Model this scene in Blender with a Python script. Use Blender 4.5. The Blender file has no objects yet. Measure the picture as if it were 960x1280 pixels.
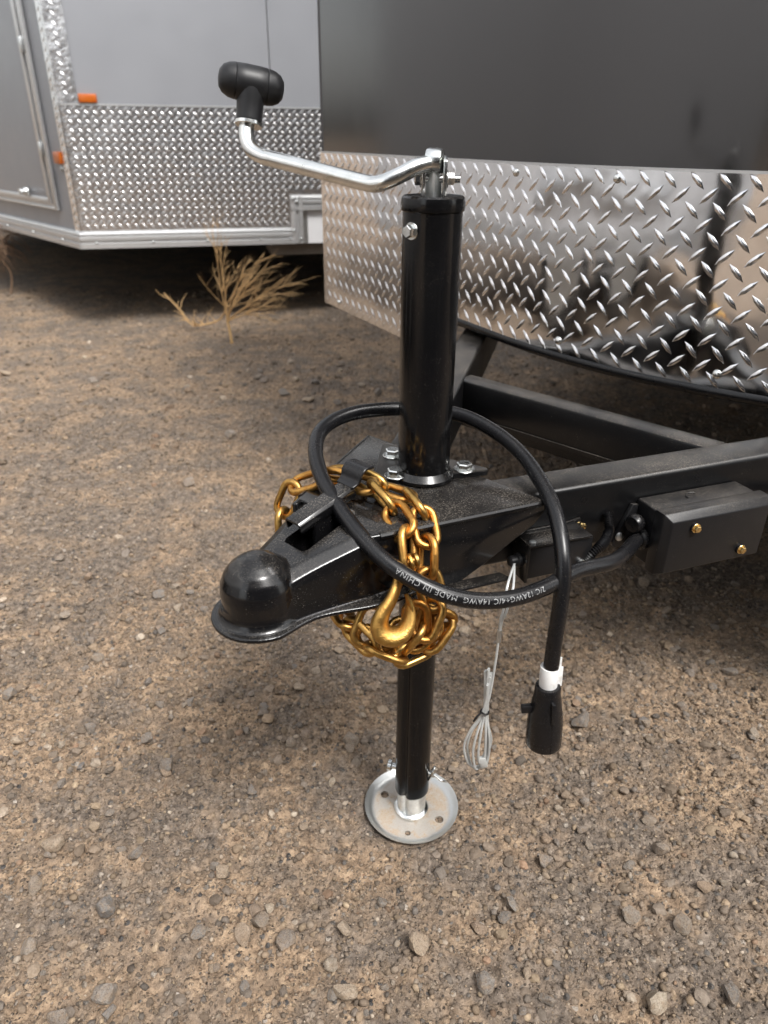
import bpy, bmesh, math, random
import numpy as np
from mathutils import Vector, Matrix
rad = math.radians
S = bpy.context.scene
COL = S.collection

# ------------------------------------------------------------------ camera
def set_camera():
    P, R = rad(27.6), rad(0.5)
    f = Vector((0, math.cos(P), -math.sin(P))); r0 = Vector((1, 0, 0)); d0 = Vector((0, -math.sin(P), -math.cos(P)))
    r = r0*math.cos(R) - d0*math.sin(R); d = d0*math.cos(R) + r0*math.sin(R)
    cd = bpy.data.cameras.new('camera'); co = bpy.data.objects.new('camera', cd); COL.objects.link(co)
    m = Matrix((( r.x, -d.x, -f.x, 0), (r.y, -d.y, -f.y, 0), (r.z, -d.z, -f.z, .87), (0, 0, 0, 1)))
    co.matrix_world = m
    cd.sensor_fit = 'VERTICAL'; cd.sensor_height = 36; cd.sensor_width = 27; cd.lens = 36*900/1280
    cd.clip_start = .02; cd.clip_end = 2000
    cd.dof.use_dof = True; cd.dof.focus_distance = .78; cd.dof.aperture_fstop = 6.5
    S.camera = co
set_camera()
S.render.engine = 'CYCLES'
S.cycles.max_bounces = 6; S.cycles.diffuse_bounces = 3; S.cycles.glossy_bounces = 4; S.cycles.caustics_reflective = False; S.cycles.caustics_refractive = False
S.view_settings.view_transform = 'Standard'; S.view_settings.look = 'None'
S.view_settings.gamma = 1; S.view_settings.use_curve_mapping = False
S.view_settings.exposure = 1.0

# ------------------------------------------------------------------ sky and sun
SUN_EL, SUN_AZ = rad(56), rad(142)      # azimuth clockwise from +Y: high, behind the camera to the right
W = bpy.data.worlds.new('World'); S.world = W; W.use_nodes = True
nt = W.node_tree; nt.nodes.clear()
sky = nt.nodes.new('ShaderNodeTexSky'); sky.sky_type = 'NISHITA'; sky.sun_disc = False
sky.sun_elevation = SUN_EL; sky.sun_rotation = SUN_AZ; sky.dust_density = 4; sky.ozone_density = .6; sky.air_density = 1.4
hs = nt.nodes.new('ShaderNodeHueSaturation'); hs.inputs['Saturation'].default_value = .2
# overcast: soft cloud texture
tc = nt.nodes.new('ShaderNodeTexCoord'); mp = nt.nodes.new('ShaderNodeMapping'); mp.inputs['Scale'].default_value = (1, 1, 2.6)
nz = nt.nodes.new('ShaderNodeTexNoise'); nz.inputs['Scale'].default_value = 2.2; nz.inputs['Detail'].default_value = 5
cr = nt.nodes.new('ShaderNodeMapRange'); cr.inputs[1].default_value = .3; cr.inputs[2].default_value = .7; cr.inputs[3].default_value = .75; cr.inputs[4].default_value = 1.35
mx = nt.nodes.new('ShaderNodeMixRGB'); mx.blend_type = 'MULTIPLY'; mx.inputs[0].default_value = 1
bg = nt.nodes.new('ShaderNodeBackground'); bg.inputs[1].default_value = .15
wo = nt.nodes.new('ShaderNodeOutputWorld')
L_ = nt.links.new
L_(sky.outputs[0], hs.inputs['Color']); L_(tc.outputs['Generated'], mp.inputs[0]); L_(mp.outputs[0], nz.inputs['Vector'])
L_(nz.outputs[0], cr.inputs[0]); L_(hs.outputs[0], mx.inputs[1]); L_(cr.outputs[0], mx.inputs[2]); L_(mx.outputs[0], bg.inputs[0]); L_(bg.outputs[0], wo.inputs[0])
sl = bpy.data.lights.new('sun', 'SUN'); sl.energy = 1.5; sl.angle = rad(16); sl.color = (1, .98, .95)
so = bpy.data.objects.new('sun', sl); COL.objects.link(so)
sd = Vector((math.sin(SUN_AZ)*math.cos(SUN_EL), math.cos(SUN_AZ)*math.cos(SUN_EL), math.sin(SUN_EL)))
so.rotation_euler = sd.to_track_quat('Z', 'Y').to_euler(); so.location = sd*20

# ------------------------------------------------------------------ material helpers
class NT:
    def __init__(s, name):
        s.m = bpy.data.materials.new(name); s.m.use_nodes = True; s.t = s.m.node_tree
        s.b = s.t.nodes['Principled BSDF']; s._c = None
    def n(s, k, **kw):
        x = s.t.nodes.new(k)
        for a, v in kw.items(): setattr(x, a, v)
        return x
    def l(s, a, b): s.t.links.new(a, b)
    def co(s):
        if not s._c: s._c = s.n('ShaderNodeTexCoord').outputs['Object']
        return s._c
    def noise(s, scale, detail=3, rough=.5, stretch=None, dist=0):
        x = s.n('ShaderNodeTexNoise'); x.inputs['Scale'].default_value = scale; x.inputs['Detail'].default_value = detail
        x.inputs['Roughness'].default_value = rough; x.inputs['Distortion'].default_value = dist
        if stretch:
            m = s.n('ShaderNodeMapping'); m.inputs['Scale'].default_value = stretch; s.l(s.co(), m.inputs[0]); s.l(m.outputs[0], x.inputs['Vector'])
        else: s.l(s.co(), x.inputs['Vector'])
        return x.outputs['Fac']
    def vor(s, scale, feat='F1', out='Distance', rnd=1):
        x = s.n('ShaderNodeTexVoronoi', feature=feat); x.inputs['Scale'].default_value = scale; x.inputs['Randomness'].default_value = rnd
        s.l(s.co(), x.inputs['Vector']); return x.outputs[out]
    def rng(s, f, a, b, c=0, d=1):
        x = s.n('ShaderNodeMapRange'); s.l(f, x.inputs[0])
        for i, v in enumerate((a, b, c, d)): x.inputs[i+1].default_value = v
        return x.outputs[0]
    def math(s, op, a, b):
        x = s.n('ShaderNodeMath', operation=op)
        for i, v in enumerate((a, b)):
            if isinstance(v, (int, float)): x.inputs[i].default_value = v
            else: s.l(v, x.inputs[i])
        return x.outputs[0]
    def mix(s, f, a, b, mode='MIX'):
        x = s.n('ShaderNodeMixRGB', blend_type=mode)
        for i, v in enumerate((f, a, b)):
            if isinstance(v, (int, float)): x.inputs[i].default_value = v
            elif isinstance(v, tuple): x.inputs[i].default_value = v + (1,)
            else: s.l(v, x.inputs[i])
        return x.outputs[0]
    def ramp(s, f, stops):
        x = s.n('ShaderNodeValToRGB'); e = x.color_ramp.elements
        while len(e) < len(stops): e.new(.5)
        for i, (p, c) in enumerate(stops): e[i].position = p; e[i].color = c + (1,)
        s.l(f, x.inputs[0]); return x.outputs[0]
    def bump(s, h, strength=.3, dist=.002, prev=None):
        x = s.n('ShaderNodeBump'); x.inputs['Strength'].default_value = strength; x.inputs['Distance'].default_value = dist
        s.l(h, x.inputs['Height'])
        if prev is not None: s.l(prev, x.inputs['Normal'])
        return x.outputs[0]
    def set(s, **kw):
        names = dict(col='Base Color', rough='Roughness', metal='Metallic', nrm='Normal', spec='Specular IOR Level', coat='Coat Weight', coatr='Coat Roughness', trans='Transmission Weight', aniso='Anisotropic')
        for k, v in kw.items():
            i = s.b.inputs[names[k]]
            if isinstance(v, (int, float)): i.default_value = v
            elif isinstance(v, tuple): i.default_value = v + (1,)
            else: s.l(v, i)
        return s.m

def paint_black(name, base=(.0045, .0045, .005), rough=.20, dust=1.0, topdust=.25, spec=.38):
    m = NT(name)
    sp = m.math('MULTIPLY', m.math('ADD', m.rng(m.vor(260), .13, .06, 0, .7), m.rng(m.vor(620), .2, .1, 0, .5)), m.rng(m.noise(70, 3, .7), .42, .62, 0, 1)); big = m.rng(m.noise(18, 4, .6), .35, .7, .15, 1)
    geo = m.n('ShaderNodeNewGeometry'); sx = m.n('ShaderNodeSeparateXYZ'); m.l(geo.outputs['Normal'], sx.inputs[0])
    up = m.rng(sx.outputs['Z'], .5, 1, 0, 1)
    mott = m.math('ADD', m.math('MULTIPLY', m.rng(m.noise(520, 4, .75), .50, .66, 0, 1), .8), .12)
    film = m.math('MULTIPLY', m.math('MULTIPLY', up, m.math('MULTIPLY', mott, big)), topdust*2.0)
    speck = m.math('MULTIPLY', m.math('MULTIPLY', sp, big), .95*dust)
    f = m.math('MINIMUM', m.math('ADD', film, speck), .8)
    c = m.mix(f, base, (.30, .26, .215))
    r = m.math('ADD', m.math('MULTIPLY', m.noise(30, 4), .14), rough-.07)
    r2 = m.math('ADD', r, m.math('MULTIPLY', f, .5))
    n = m.bump(m.noise(420, 2), .05, .0006)
    return m.set(col=c, rough=r2, nrm=n, spec=spec)

def metal(name, col, rough, var=.12, scale=60, bump=.04, mottle=None):
    m = NT(name)
    n1 = m.noise(scale, 4, .6)
    c = m.mix(m.rng(n1, .3, .75, 0, 1), col, mottle or tuple(x*.72 for x in col))
    return m.set(col=c, metal=1.0, rough=m.rng(m.noise(scale*2, 3), .2, .8, max(.03, rough-var/2), rough+var), nrm=m.bump(m.noise(scale*5, 2), bump, .001))

M = {}
M['black'] = paint_black('black_gloss_paint', rough=.17, topdust=.22, spec=.5)
M['black_flat'] = paint_black('black_frame_paint', rough=.30, topdust=.42)
M['tube'] = paint_black('black_tube_paint', rough=.16, dust=.8, topdust=.15)
M['rubber'] = paint_black('black_rubber', base=(.007, .007, .008), rough=.27, dust=.7, topdust=.05)
M['rubber_grip'] = paint_black('grip_rubber', base=(.010, .010, .011), rough=.42, dust=.25, topdust=.03)
M['plastic'] = paint_black('black_plastic', base=(.008, .008, .009), rough=.36, dust=.6, topdust=.28)
M['zinc'] = metal('zinc_plate', (.82, .83, .82), .2, .1, 80, .05, (.66, .67, .64))
M['zincdull'] = metal('dull_zinc', (.70, .72, .72), .36, .15, 120, .08)
M['gold'] = metal('yellow_zinc', (.80, .46, .125), .27, .16, 90, .10, (.52, .23, .05))
M['goldhook'] = metal('cast_yellow_zinc', (.62, .38, .11), .40, .14, 140, .45, (.40, .21, .055))
def _gold():
    m = NT('yellow_zinc'); oi = m.n('ShaderNodeObjectInfo')
    a = m.mix(oi.outputs['Random'], (.64, .345, .09), (.57, .375, .12)); b = m.mix(oi.outputs['Random'], (.43, .18, .04), (.36, .21, .065))
    c = m.mix(m.rng(m.noise(110, 4, .65), .35, .7), a, b); c = m.mix(m.rng(m.noise(420, 3), .6, .72, 0, .6), c, (.22, .15, .09))
    M['gold'] = m.set(col=c, metal=1.0, rough=m.rng(m.noise(160, 4), .25, .75, .27, .50), nrm=m.bump(m.noise(380, 3), .12, .001))
_gold()
M['brass'] = metal('brass', (.85, .62, .28), .25)
def mk():
    m = NT('aluminium_tread')       # polished sheet with rolled waviness
    n1 = m.bump(m.noise(5.5, 1), .28, .02); n2 = m.bump(m.noise(24, 1, .5), .14, .003, n1); n3 = m.bump(m.noise(900, 2, .5), .02, .0005, n2)
    M['tread'] = m.set(col=m.mix(m.rng(m.noise(40, 4), .3, .8), (.80, .80, .81), (.66, .66, .67)), metal=1.0, rough=m.rng(m.noise(25, 4), .3, .7, .06, .13), nrm=n3)
    m = NT('aluminium_far'); n1 = m.bump(m.noise(5, 3), .4, .02); n2 = m.bump(m.noise(40, 3), .3, .004, n1)
    M['tread_far'] = m.set(col=(.80, .80, .81), metal=1.0, rough=.27, nrm=n2)
    m = NT('tread_bar_metal')
    M['bar'] = m.set(col=(.76, .76, .77), metal=1.0, rough=.2, nrm=m.bump(m.noise(300, 2), .1, .001))
    m = NT('tread_bar_far'); M['bar_far'] = m.set(col=(.70, .70, .71), metal=1.0, rough=.3, nrm=m.bump(m.noise(200, 2), .1, .001))
    m = NT('charcoal_panel')
    br = m.noise(900, 2, .5, (1, 1, .12)); n1 = m.bump(m.noise(1.6, 1), .06, .03); n2 = m.bump(br, .012, .0004, n1)
    M['charcoal'] = m.set(col=m.mix(m.noise(1.5, 2), (.078, .076, .077), (.09, .088, .089)), metal=.9, rough=m.rng(m.noise(14, 4), .3, .7, .12, .16), nrm=n2, coat=.25, coatr=.12)
    m = NT('silver_panel')
    M['silver'] = m.set(col=m.mix(m.noise(2, 3), (.268, .275, .295), (.288, .295, .315)), metal=.15, rough=m.rng(m.noise(8, 4), .3, .7, .30, .40), nrm=m.bump(m.noise(4, 2), .08, .02), spec=.5)
    m = NT('extruded_aluminium')
    M['extr'] = m.set(col=m.mix(m.noise(30, 3), (.66, .67, .68), (.58, .58, .58)), metal=.7, rough=.38)
    m = NT('white_paint'); M['white'] = m.set(col=m.mix(m.noise(20, 3), (.78, .78, .79), (.70, .70, .71)), rough=.4)
    m = NT('amber_lens'); M['amber'] = m.set(col=m.mix(m.vor(160), (.52, .13, .008), (.40, .075, .005)), rough=.35, coat=.3)
    m = NT('under_dark'); M['under'] = m.set(col=m.mix(m.noise(20, 3), (.012, .012, .012), (.022, .02, .018)), rough=.7)
    m = NT('steel_brown'); M['steelbrown'] = m.set(col=m.mix(m.noise(25, 4), (.16, .135, .11), (.22, .19, .16)), rough=.6)
    m = NT('coated_wire'); M['wire'] = m.set(col=m.mix(m.noise(300, 2), (.62, .63, .62), (.48, .49, .48)), rough=.32, metal=.25)
    m = NT('paper_label'); M['paper'] = m.set(col=m.mix(m.rng(m.noise(120, 4), .55, .7), (.82, .82, .81), (.66, .64, .61)), rough=.45)
    m = NT('print_white'); M['print'] = m.set(col=m.mix(m.rng(m.noise(700, 2), .5, .62), (.33, .33, .33), (.08, .08, .08)), rough=.5)
    m = NT('dry_stem'); M['dry'] = m.set(col=m.mix(m.noise(30, 3), (.66, .44, .21), (.50, .31, .14)), rough=.7)
    m = NT('dry_brown'); M['drybrown'] = m.set(col=m.mix(m.noise(30, 3), (.26, .165, .10), (.16, .10, .065)), rough=.8)
    # galvanised foot with dirt
    m = NT('muddy_zinc'); d = m.rng(m.noise(48, 5, .7, None, .5), .38, .56); d2 = m.rng(m.noise(420, 3), .35, .6)
    g = m.n('ShaderNodeVectorMath', operation='LENGTH'); sc = m.n('ShaderNodeVectorMath', operation='MULTIPLY'); sc.inputs[1].default_value = (1, 1, 0)
    m.l(m.co(), sc.inputs[0]); m.l(sc.outputs[0], g.inputs[0])
    ring = m.rng(g.outputs['Value'], .052, .058, 1, 0)
    f = m.math('MULTIPLY', m.math('MULTIPLY', m.math('MAXIMUM', d, .55), m.math('MAXIMUM', d2, .72)), ring)
    M['mudzinc'] = m.set(col=m.mix(f, (.62, .63, .62), (.41, .295, .185)), metal=m.math('SUBTRACT', .9, f), rough=m.math('ADD', .36, m.math('MULTIPLY', f, .5)), nrm=m.bump(m.noise(300, 3), .25, .001))
    # ground
    m = NT('packed_dirt')
    big = m.noise(1.7, 4, .6); mid = m.noise(9, 5, .65); fine = m.noise(60, 5, .7); grit = m.vor(210, out='Color'); grit2 = m.vor(95, out='Color'); gd = m.vor(210); gd2 = m.vor(95)
    dirt = m.ramp(fine, [(.30, (.092, .064, .044)), (.46, (.255, .180, .120)), (.68, (.49, .355, .235))])
    grey = m.ramp(m.noise(75, 4, .7), [(.32, (.068, .055, .045)), (.52, (.178, .142, .113)), (.7, (.32, .26, .205))])
    c = m.mix(m.rng(m.math('ADD', m.math('MULTIPLY', mid, .6), m.math('MULTIPLY', big, .4)), .44, .55), dirt, grey)
    sep = m.n('ShaderNodeSeparateColor'); m.l(grit, sep.inputs[0]); sep2 = m.n('ShaderNodeSeparateColor'); m.l(grit2, sep2.inputs[0])
    gcol = m.ramp(sep.outputs[0], [(0, (.06, .050, .043)), (.4, (.18, .142, .108)), (.75, (.30, .225, .155)), (1, (.42, .34, .26))])
    gm = m.math('MULTIPLY', m.rng(sep.outputs[1], .45, .5), m.rng(gd, .36, .30))
    c = m.mix(gm, c, gcol)
    gcol2 = m.ramp(sep2.outputs[0], [(0, (.075, .07, .068)), (.5, (.18, .16, .14)), (.85, (.30, .24, .18)), (1, (.42, .37, .32))])
    gm2 = m.math('MULTIPLY', m.rng(sep2.outputs[1], .70, .74), m.rng(gd2, .38, .32))
    c = m.mix(gm2, c, gcol2)
    h = m.math('ADD', m.math('MULTIPLY', fine, .8), m.math('ADD', m.math('MULTIPLY', m.rng(gd, .45, 0), .5), m.math('MULTIPLY', m.math('MULTIPLY', m.rng(gd2, .45, 0), .9), m.rng(sep2.outputs[1], .6, .75))))
    n1 = m.bump(h, .9, .006); n2 = m.bump(m.noise(480, 3, .7), .5, .0016, n1)
    M['dirt'] = m.set(col=c, rough=.93, nrm=n2, spec=.25)
    # pebbles: colour from attribute
    m = NT('pebble'); at = m.n('ShaderNodeAttribute', attribute_name='tint')
    c = m.mix(m.rng(m.noise(230, 4, .7), .3, .75), at.outputs['Color'], m.mix(1, at.outputs['Color'], (.62, .58, .52), 'MULTIPLY'))
    M['pebble'] = m.set(col=c, rough=.88, spec=.3, nrm=m.bump(m.noise(500, 4, .7), .5, .002))
    m = NT('stone'); oi = m.n('ShaderNodeObjectInfo')
    t = m.ramp(oi.outputs['Random'], [(0, (.22, .205, .19)), (.2, (.30, .262, .225)), (.38, (.19, .186, .183)), (.5, (.40, .315, .23)), (.62, (.26, .225, .195)), (.76, (.50, .42, .325)), (.9, (.32, .235, .17)), (1, (.24, .22, .20))])
    dust = m.rng(m.noise(2.6, 5, .7), .42, .66)
    c = m.mix(m.math('MULTIPLY', dust, .72), t, (.30, .215, .14))
    c = m.mix(m.rng(m.noise(9, 4, .8), .48, .62, 0, .75), c, m.mix(1, c, (.42, .40, .38), 'MULTIPLY'))
    c = m.mix(m.rng(m.noise(26, 3, .7), .56, .68, 0, .6), c, m.mix(1, c, (1.5, 1.45, 1.38), 'MULTIPLY'))
    M['stone'] = m.set(col=c, rough=.88, spec=.3, nrm=m.bump(m.noise(7, 5, .75), .8, .0035))
mk()

# ------------------------------------------------------------------ geometry helpers
def newobj(name, me, mat, parent=None, smooth=True, ang=35):
    if isinstance(mat, str): mat = M[mat]
    me.materials.append(mat)
    o = bpy.data.objects.new(name, me); COL.objects.link(o)
    if parent: o.parent = parent
    if smooth:
        me.polygons.foreach_set('use_smooth', [True]*len(me.polygons))
        if ang: me.set_sharp_from_angle(angle=rad(ang))
    return o
class MB:
    def __init__(s): s.v = []; s.f = []
    def add(s, vs, fs):
        k = len(s.v); s.v += [tuple(x) for x in vs]; s.f += [tuple(i+k for i in f) for f in fs]; return s
    def box(s, c, h, ax=None):
        ax = ax or (Vector((1, 0, 0)), Vector((0, 1, 0)), Vector((0, 0, 1))); c = Vector(c)
        vs = [c + ax[0]*h[0]*x + ax[1]*h[1]*y + ax[2]*h[2]*z for x in (-1, 1) for y in (-1, 1) for z in (-1, 1)]
        return s.add(vs, [(0, 1, 3, 2), (4, 6, 7, 5), (0, 4, 5, 1), (2, 3, 7, 6), (0, 2, 6, 4), (1, 5, 7, 3)])
    def tube(s, pts, r, n=16, cap=True, closed=False, flat=1.0, up=None):
        pts = [Vector(p) for p in pts]; N = len(pts)
        rs = r if isinstance(r, (list, tuple)) else [r]*N
        def tan(i):
            if closed: return (pts[(i+1) % N]-pts[i-1]).normalized()
            return (pts[min(i+1, N-1)]-pts[max(i-1, 0)]).normalized()
        t0 = tan(0); a = Vector(up) if up else (Vector((0, 0, 1)) if abs(t0.z) < .9 else Vector((1, 0, 0)))
        nrm = (a - t0*a.dot(t0)).normalized(); vs = []; fs = []
        for i in range(N):
            t = tan(i); nrm = (nrm - t*nrm.dot(t)).normalized(); b = t.cross(nrm)
            for k in range(n):
                q = 2*math.pi*k/n; vs.append(pts[i] + (nrm*math.cos(q) + b*math.sin(q)*flat)*rs[i])
        for i in range(N if closed else N-1):
            j = (i+1) % N
            for k in range(n): fs.append((i*n+k, i*n+(k+1) % n, j*n+(k+1) % n, j*n+k))
        if cap and not closed: fs += [tuple(range(n-1, -1, -1)), tuple((N-1)*n+k for k in range(n))]
        return s.add(vs, fs)
    def lathe(s, prof, c=(0, 0, 0), ax=None, n=40):
        """prof: list of (r, h) along axis"""
        z = Vector(ax).normalized() if ax else Vector((0, 0, 1)); x = z.orthogonal().normalized(); y = z.cross(x); c = Vector(c)
        vs = []; fs = []; m = len(prof)
        for (r, h) in prof:
            for k in range(n):
                q = 2*math.pi*k/n; vs.append(c + z*h + (x*math.cos(q)+y*math.sin(q))*r)
        for i in range(m-1):
            for k in range(n): fs.append((i*n+k, i*n+(k+1) % n, (i+1)*n+(k+1) % n, (i+1)*n+k))
        fs += [tuple(range(n-1, -1, -1)), tuple((m-1)*n+k for k in range(n))]
        return s.add(vs, fs)
    def prism(s, poly, z0, z1, f=None):
        """poly in a 2D frame, f maps (a,b,c)->xyz"""
        f = f or (lambda a, b, c: (a, b, c)); n = len(poly)
        vs = [f(a, b, z0) for a, b in poly] + [f(a, b, z1) for a, b in poly]
        return s.add(vs, [tuple(range(n-1, -1, -1)), tuple(range(n, 2*n))] + [(i, (i+1) % n, n+(i+1) % n, n+i) for i in range(n)])
    def hexbolt(s, c, ax, r, h):
        z = Vector(ax).normalized(); x = z.orthogonal().normalized(); y = z.cross(x); c = Vector(c)
        s.lathe([(r*1.32, 0), (r*1.36, r*.12), (r*1.3, r*.2)], c, z, 24)
        ring = lambda rr, hh: [c + z*hh + (x*math.cos(i*math.pi/3+.2)+y*math.sin(i*math.pi/3+.2))*rr for i in range(6)]
        vs = ring(r, r*.18) + ring(r, h*.86) + ring(r*.86, h)
        fs = [(i, (i+1) % 6, 6+(i+1) % 6, 6+i) for i in range(6)] + [(6+i, 6+(i+1) % 6, 12+(i+1) % 6, 12+i) for i in range(6)] + [tuple(range(12, 18))]
        return s.add(vs, fs)
    def mesh(s, name):
        me = bpy.data.meshes.new(name); me.from_pydata(s.v, [], s.f); me.update()
        bm = bmesh.new(); bm.from_mesh(me); bmesh.ops.recalc_face_normals(bm, faces=bm.faces); bm.to_mesh(me); bm.free(); return me
    def build(s, name, mat, parent=None, bev=0, seg=2, smooth=True, ang=35, off=None):
        if off is not None: s.v = [tuple(Vector(p)-Vector(off)) for p in s.v]
        me = s.mesh(name)
        if bev:
            bm = bmesh.new(); bm.from_mesh(me)
            es = [e for e in bm.edges if len(e.link_faces) == 2 and e.calc_face_angle(0) > rad(32)]
            bmesh.ops.bevel(bm, geom=es, offset=bev, segments=seg, affect='EDGES', profile=.5, clamp_overlap=True); bm.to_mesh(me); bm.free()
        return newobj(name, me, mat, parent, smooth, ang)
def spline(P, k=8, closed=False):
    P = [Vector(p) for p in P]; n = len(P); out = []
    for i in range(n if closed else n-1):
        g = (lambda j: P[j % n]) if closed else (lambda j: P[max(0, min(n-1, j))])
        a, b, c, d = g(i-1), g(i), g(i+1), g(i+2)
        for j in range(k):
            t = j/k; out.append(.5*((2*b)+(c-a)*t+(2*a-5*b+4*c-d)*t*t+(3*b-a-3*c+d)*t**3))
    if not closed: out.append(P[-1].copy())
    return out
def resample(P, step):
    L = [0]
    for i in range(1, len(P)): L.append(L[-1]+(P[i]-P[i-1]).length)
    n = max(2, int(round(L[-1]/step))+1); out = []; j = 0
    for i in range(n):
        q = L[-1]*i/(n-1)
        while j < len(L)-2 and L[j+1] < q: j += 1
        t = (q-L[j])/max(1e-9, L[j+1]-L[j]); out.append(P[j].lerp(P[j+1], t))
    return out
def thing(name, label, cat, loc=(0, 0, 0), rz=0, group=None):
    o = bpy.data.objects.new(name, None); COL.objects.link(o); o.location = loc; o.rotation_euler = (0, 0, rz); o.empty_display_size = .05
    o['label'] = label; o['category'] = cat
    if group: o['group'] = group
    return o

# ------------------------------------------------------------------ ground
JX, JY = .04328, .72956            # the jack's foot on the ground
TH = rad(46)
def _hash(ix, iy, seed):
    h = (ix.astype(np.int64)*374761393 + iy.astype(np.int64)*668265263 + seed*982451653) & 0xffffffff
    h = ((h ^ (h >> 13))*1274126177) & 0xffffffff
    return ((h ^ (h >> 16)) & 0xffff)/65535.0
def vnoise(x, y, seed):
    ix, iy = np.floor(x), np.floor(y); fx, fy = x-ix, y-iy; fx = fx*fx*(3-2*fx); fy = fy*fy*(3-2*fy)
    a, b, c, d = _hash(ix, iy, seed), _hash(ix+1, iy, seed), _hash(ix, iy+1, seed), _hash(ix+1, iy+1, seed)
    return (a*(1-fx)+b*fx)*(1-fy)+(c*(1-fx)+d*fx)*fy - .5
def worley(x, y, seed):
    ix, iy = np.floor(x), np.floor(y); best = np.full(np.shape(x), 9.0); rnd_ = np.zeros(np.shape(x))
    for dx in (-1, 0, 1):
        for dy in (-1, 0, 1):
            cx, cy = ix+dx, iy+dy; d = np.hypot(cx+_hash(cx, cy, seed)-x, cy+_hash(cx, cy, seed+50)-y); k = d < best
            best = np.where(k, d, best); rnd_ = np.where(k, _hash(cx, cy, seed+90), rnd_)
    return best, rnd_
def lumps(x, y, freq, amp, seed, cover):
    d, r = worley(x*freq+vnoise(x*freq*2, y*freq*2, seed+7)*.5, y*freq+vnoise(x*freq*2, y*freq*2, seed+8)*.5, seed)
    return amp*np.sqrt(np.clip(1-(d/(.30+.28*r))**2, 0, 1))*(r < cover)*(.4+r)
def hgt(x, y):
    x = np.asarray(x, float); y = np.asarray(y, float); d = np.hypot(x, y-.7)
    fade = np.clip(1.3-d/6, 0, 1)
    h = .022*vnoise(x*1.6, y*1.6, 1) + .010*vnoise(x*6, y*6, 2) + fade*(.0055*vnoise(x*22, y*22, 3) + .0036*vnoise(x*60, y*60, 4) + .0030*vnoise(x*125, y*125, 5) + lumps(x, y, 75, .0042, 40, .75) + lumps(x, y, 150, .0026, 41, .8))
    foot = np.clip((np.hypot(x-JX, y-JY)-.064)/.02, 0, 1)
    rim = np.exp(-((np.hypot(x-JX, y-JY)-.073)/.010)**2)*(.5+vnoise(x*55, y*55, 61))
    return h*foot + .0005*(1-foot) + .006*rim
def axis(dense0, dense1, step, ext, grow=1.09):
    a = list(np.arange(dense0, dense1, step)); s = step; b = [a[-1]]
    while b[-1] < ext[1]: s *= grow; b.append(b[-1]+s)
    s = step; c = [a[0]]
    while c[-1] > ext[0]: s *= grow; c.append(c[-1]-s)
    return np.array(c[:0:-1]+a+b[1:])
gx = axis(-.58, .62, .0027, (-260, 260), 1.045); gy = axis(.36, 1.15, .0027, (-260, 420), 1.03)
X, Y = np.meshgrid(gx, gy); Z = hgt(X, Y); nx, ny = len(gx), len(gy)
gm_ = bpy.data.meshes.new('ground'); V = np.stack([X, Y, Z], -1).reshape(-1, 3).astype(np.float32)
I = np.arange(nx*ny).reshape(ny, nx); Q = np.stack([I[:-1, :-1], I[:-1, 1:], I[1:, 1:], I[1:, :-1]], -1).reshape(-1, 4)
def np_mesh(me, V, F):
    k = F.shape[1]; me.vertices.add(len(V)); me.vertices.foreach_set('co', V.astype(np.float32).ravel())
    me.loops.add(F.size); me.loops.foreach_set('vertex_index', F.astype(np.int32).ravel())
    me.polygons.add(len(F)); me.polygons.foreach_set('loop_start', np.arange(0, F.size, k, dtype=np.int32)); me.polygons.foreach_set('loop_total', np.full(len(F), k, np.int32))
    me.update(calc_edges=True); me.validate()
np_mesh(gm_, V, Q)
ground = newobj('ground', gm_, 'dirt', None, True, 0); ground['kind'] = 'structure'

rs = np.random.RandomState(7)
TINTS = np.array([(.20, .18, .162), (.26, .222, .187), (.155, .150, .146), (.34, .26, .18), (.42, .33, .228), (.23, .19, .153), (.53, .46, .38), (.10, .09, .082), (.31, .195, .13), (.30, .245, .19)])
TW = np.array([.15, .18, .10, .13, .11, .14, .06, .05, .03, .05]); TW = TW/TW.sum()
def ico(sub):
    bm = bmesh.new(); bmesh.ops.create_icosphere(bm, subdivisions=sub, radius=1)
    v = np.array([x.co[:] for x in bm.verts]); f = np.array([[y.index for y in x.verts] for x in bm.faces]); bm.free(); return v, f
OCT = (np.array([(1, 0, 0), (-1, 0, 0), (0, 1, 0), (0, -1, 0), (0, 0, 1), (0, 0, -1)], float), np.array([(0, 2, 4), (2, 1, 4), (1, 3, 4), (3, 0, 4), (2, 0, 5), (1, 2, 5), (3, 1, 5), (0, 3, 5)]))
ICO1, ICO2, ICO3 = ico(1), ico(2), ico(3)
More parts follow.
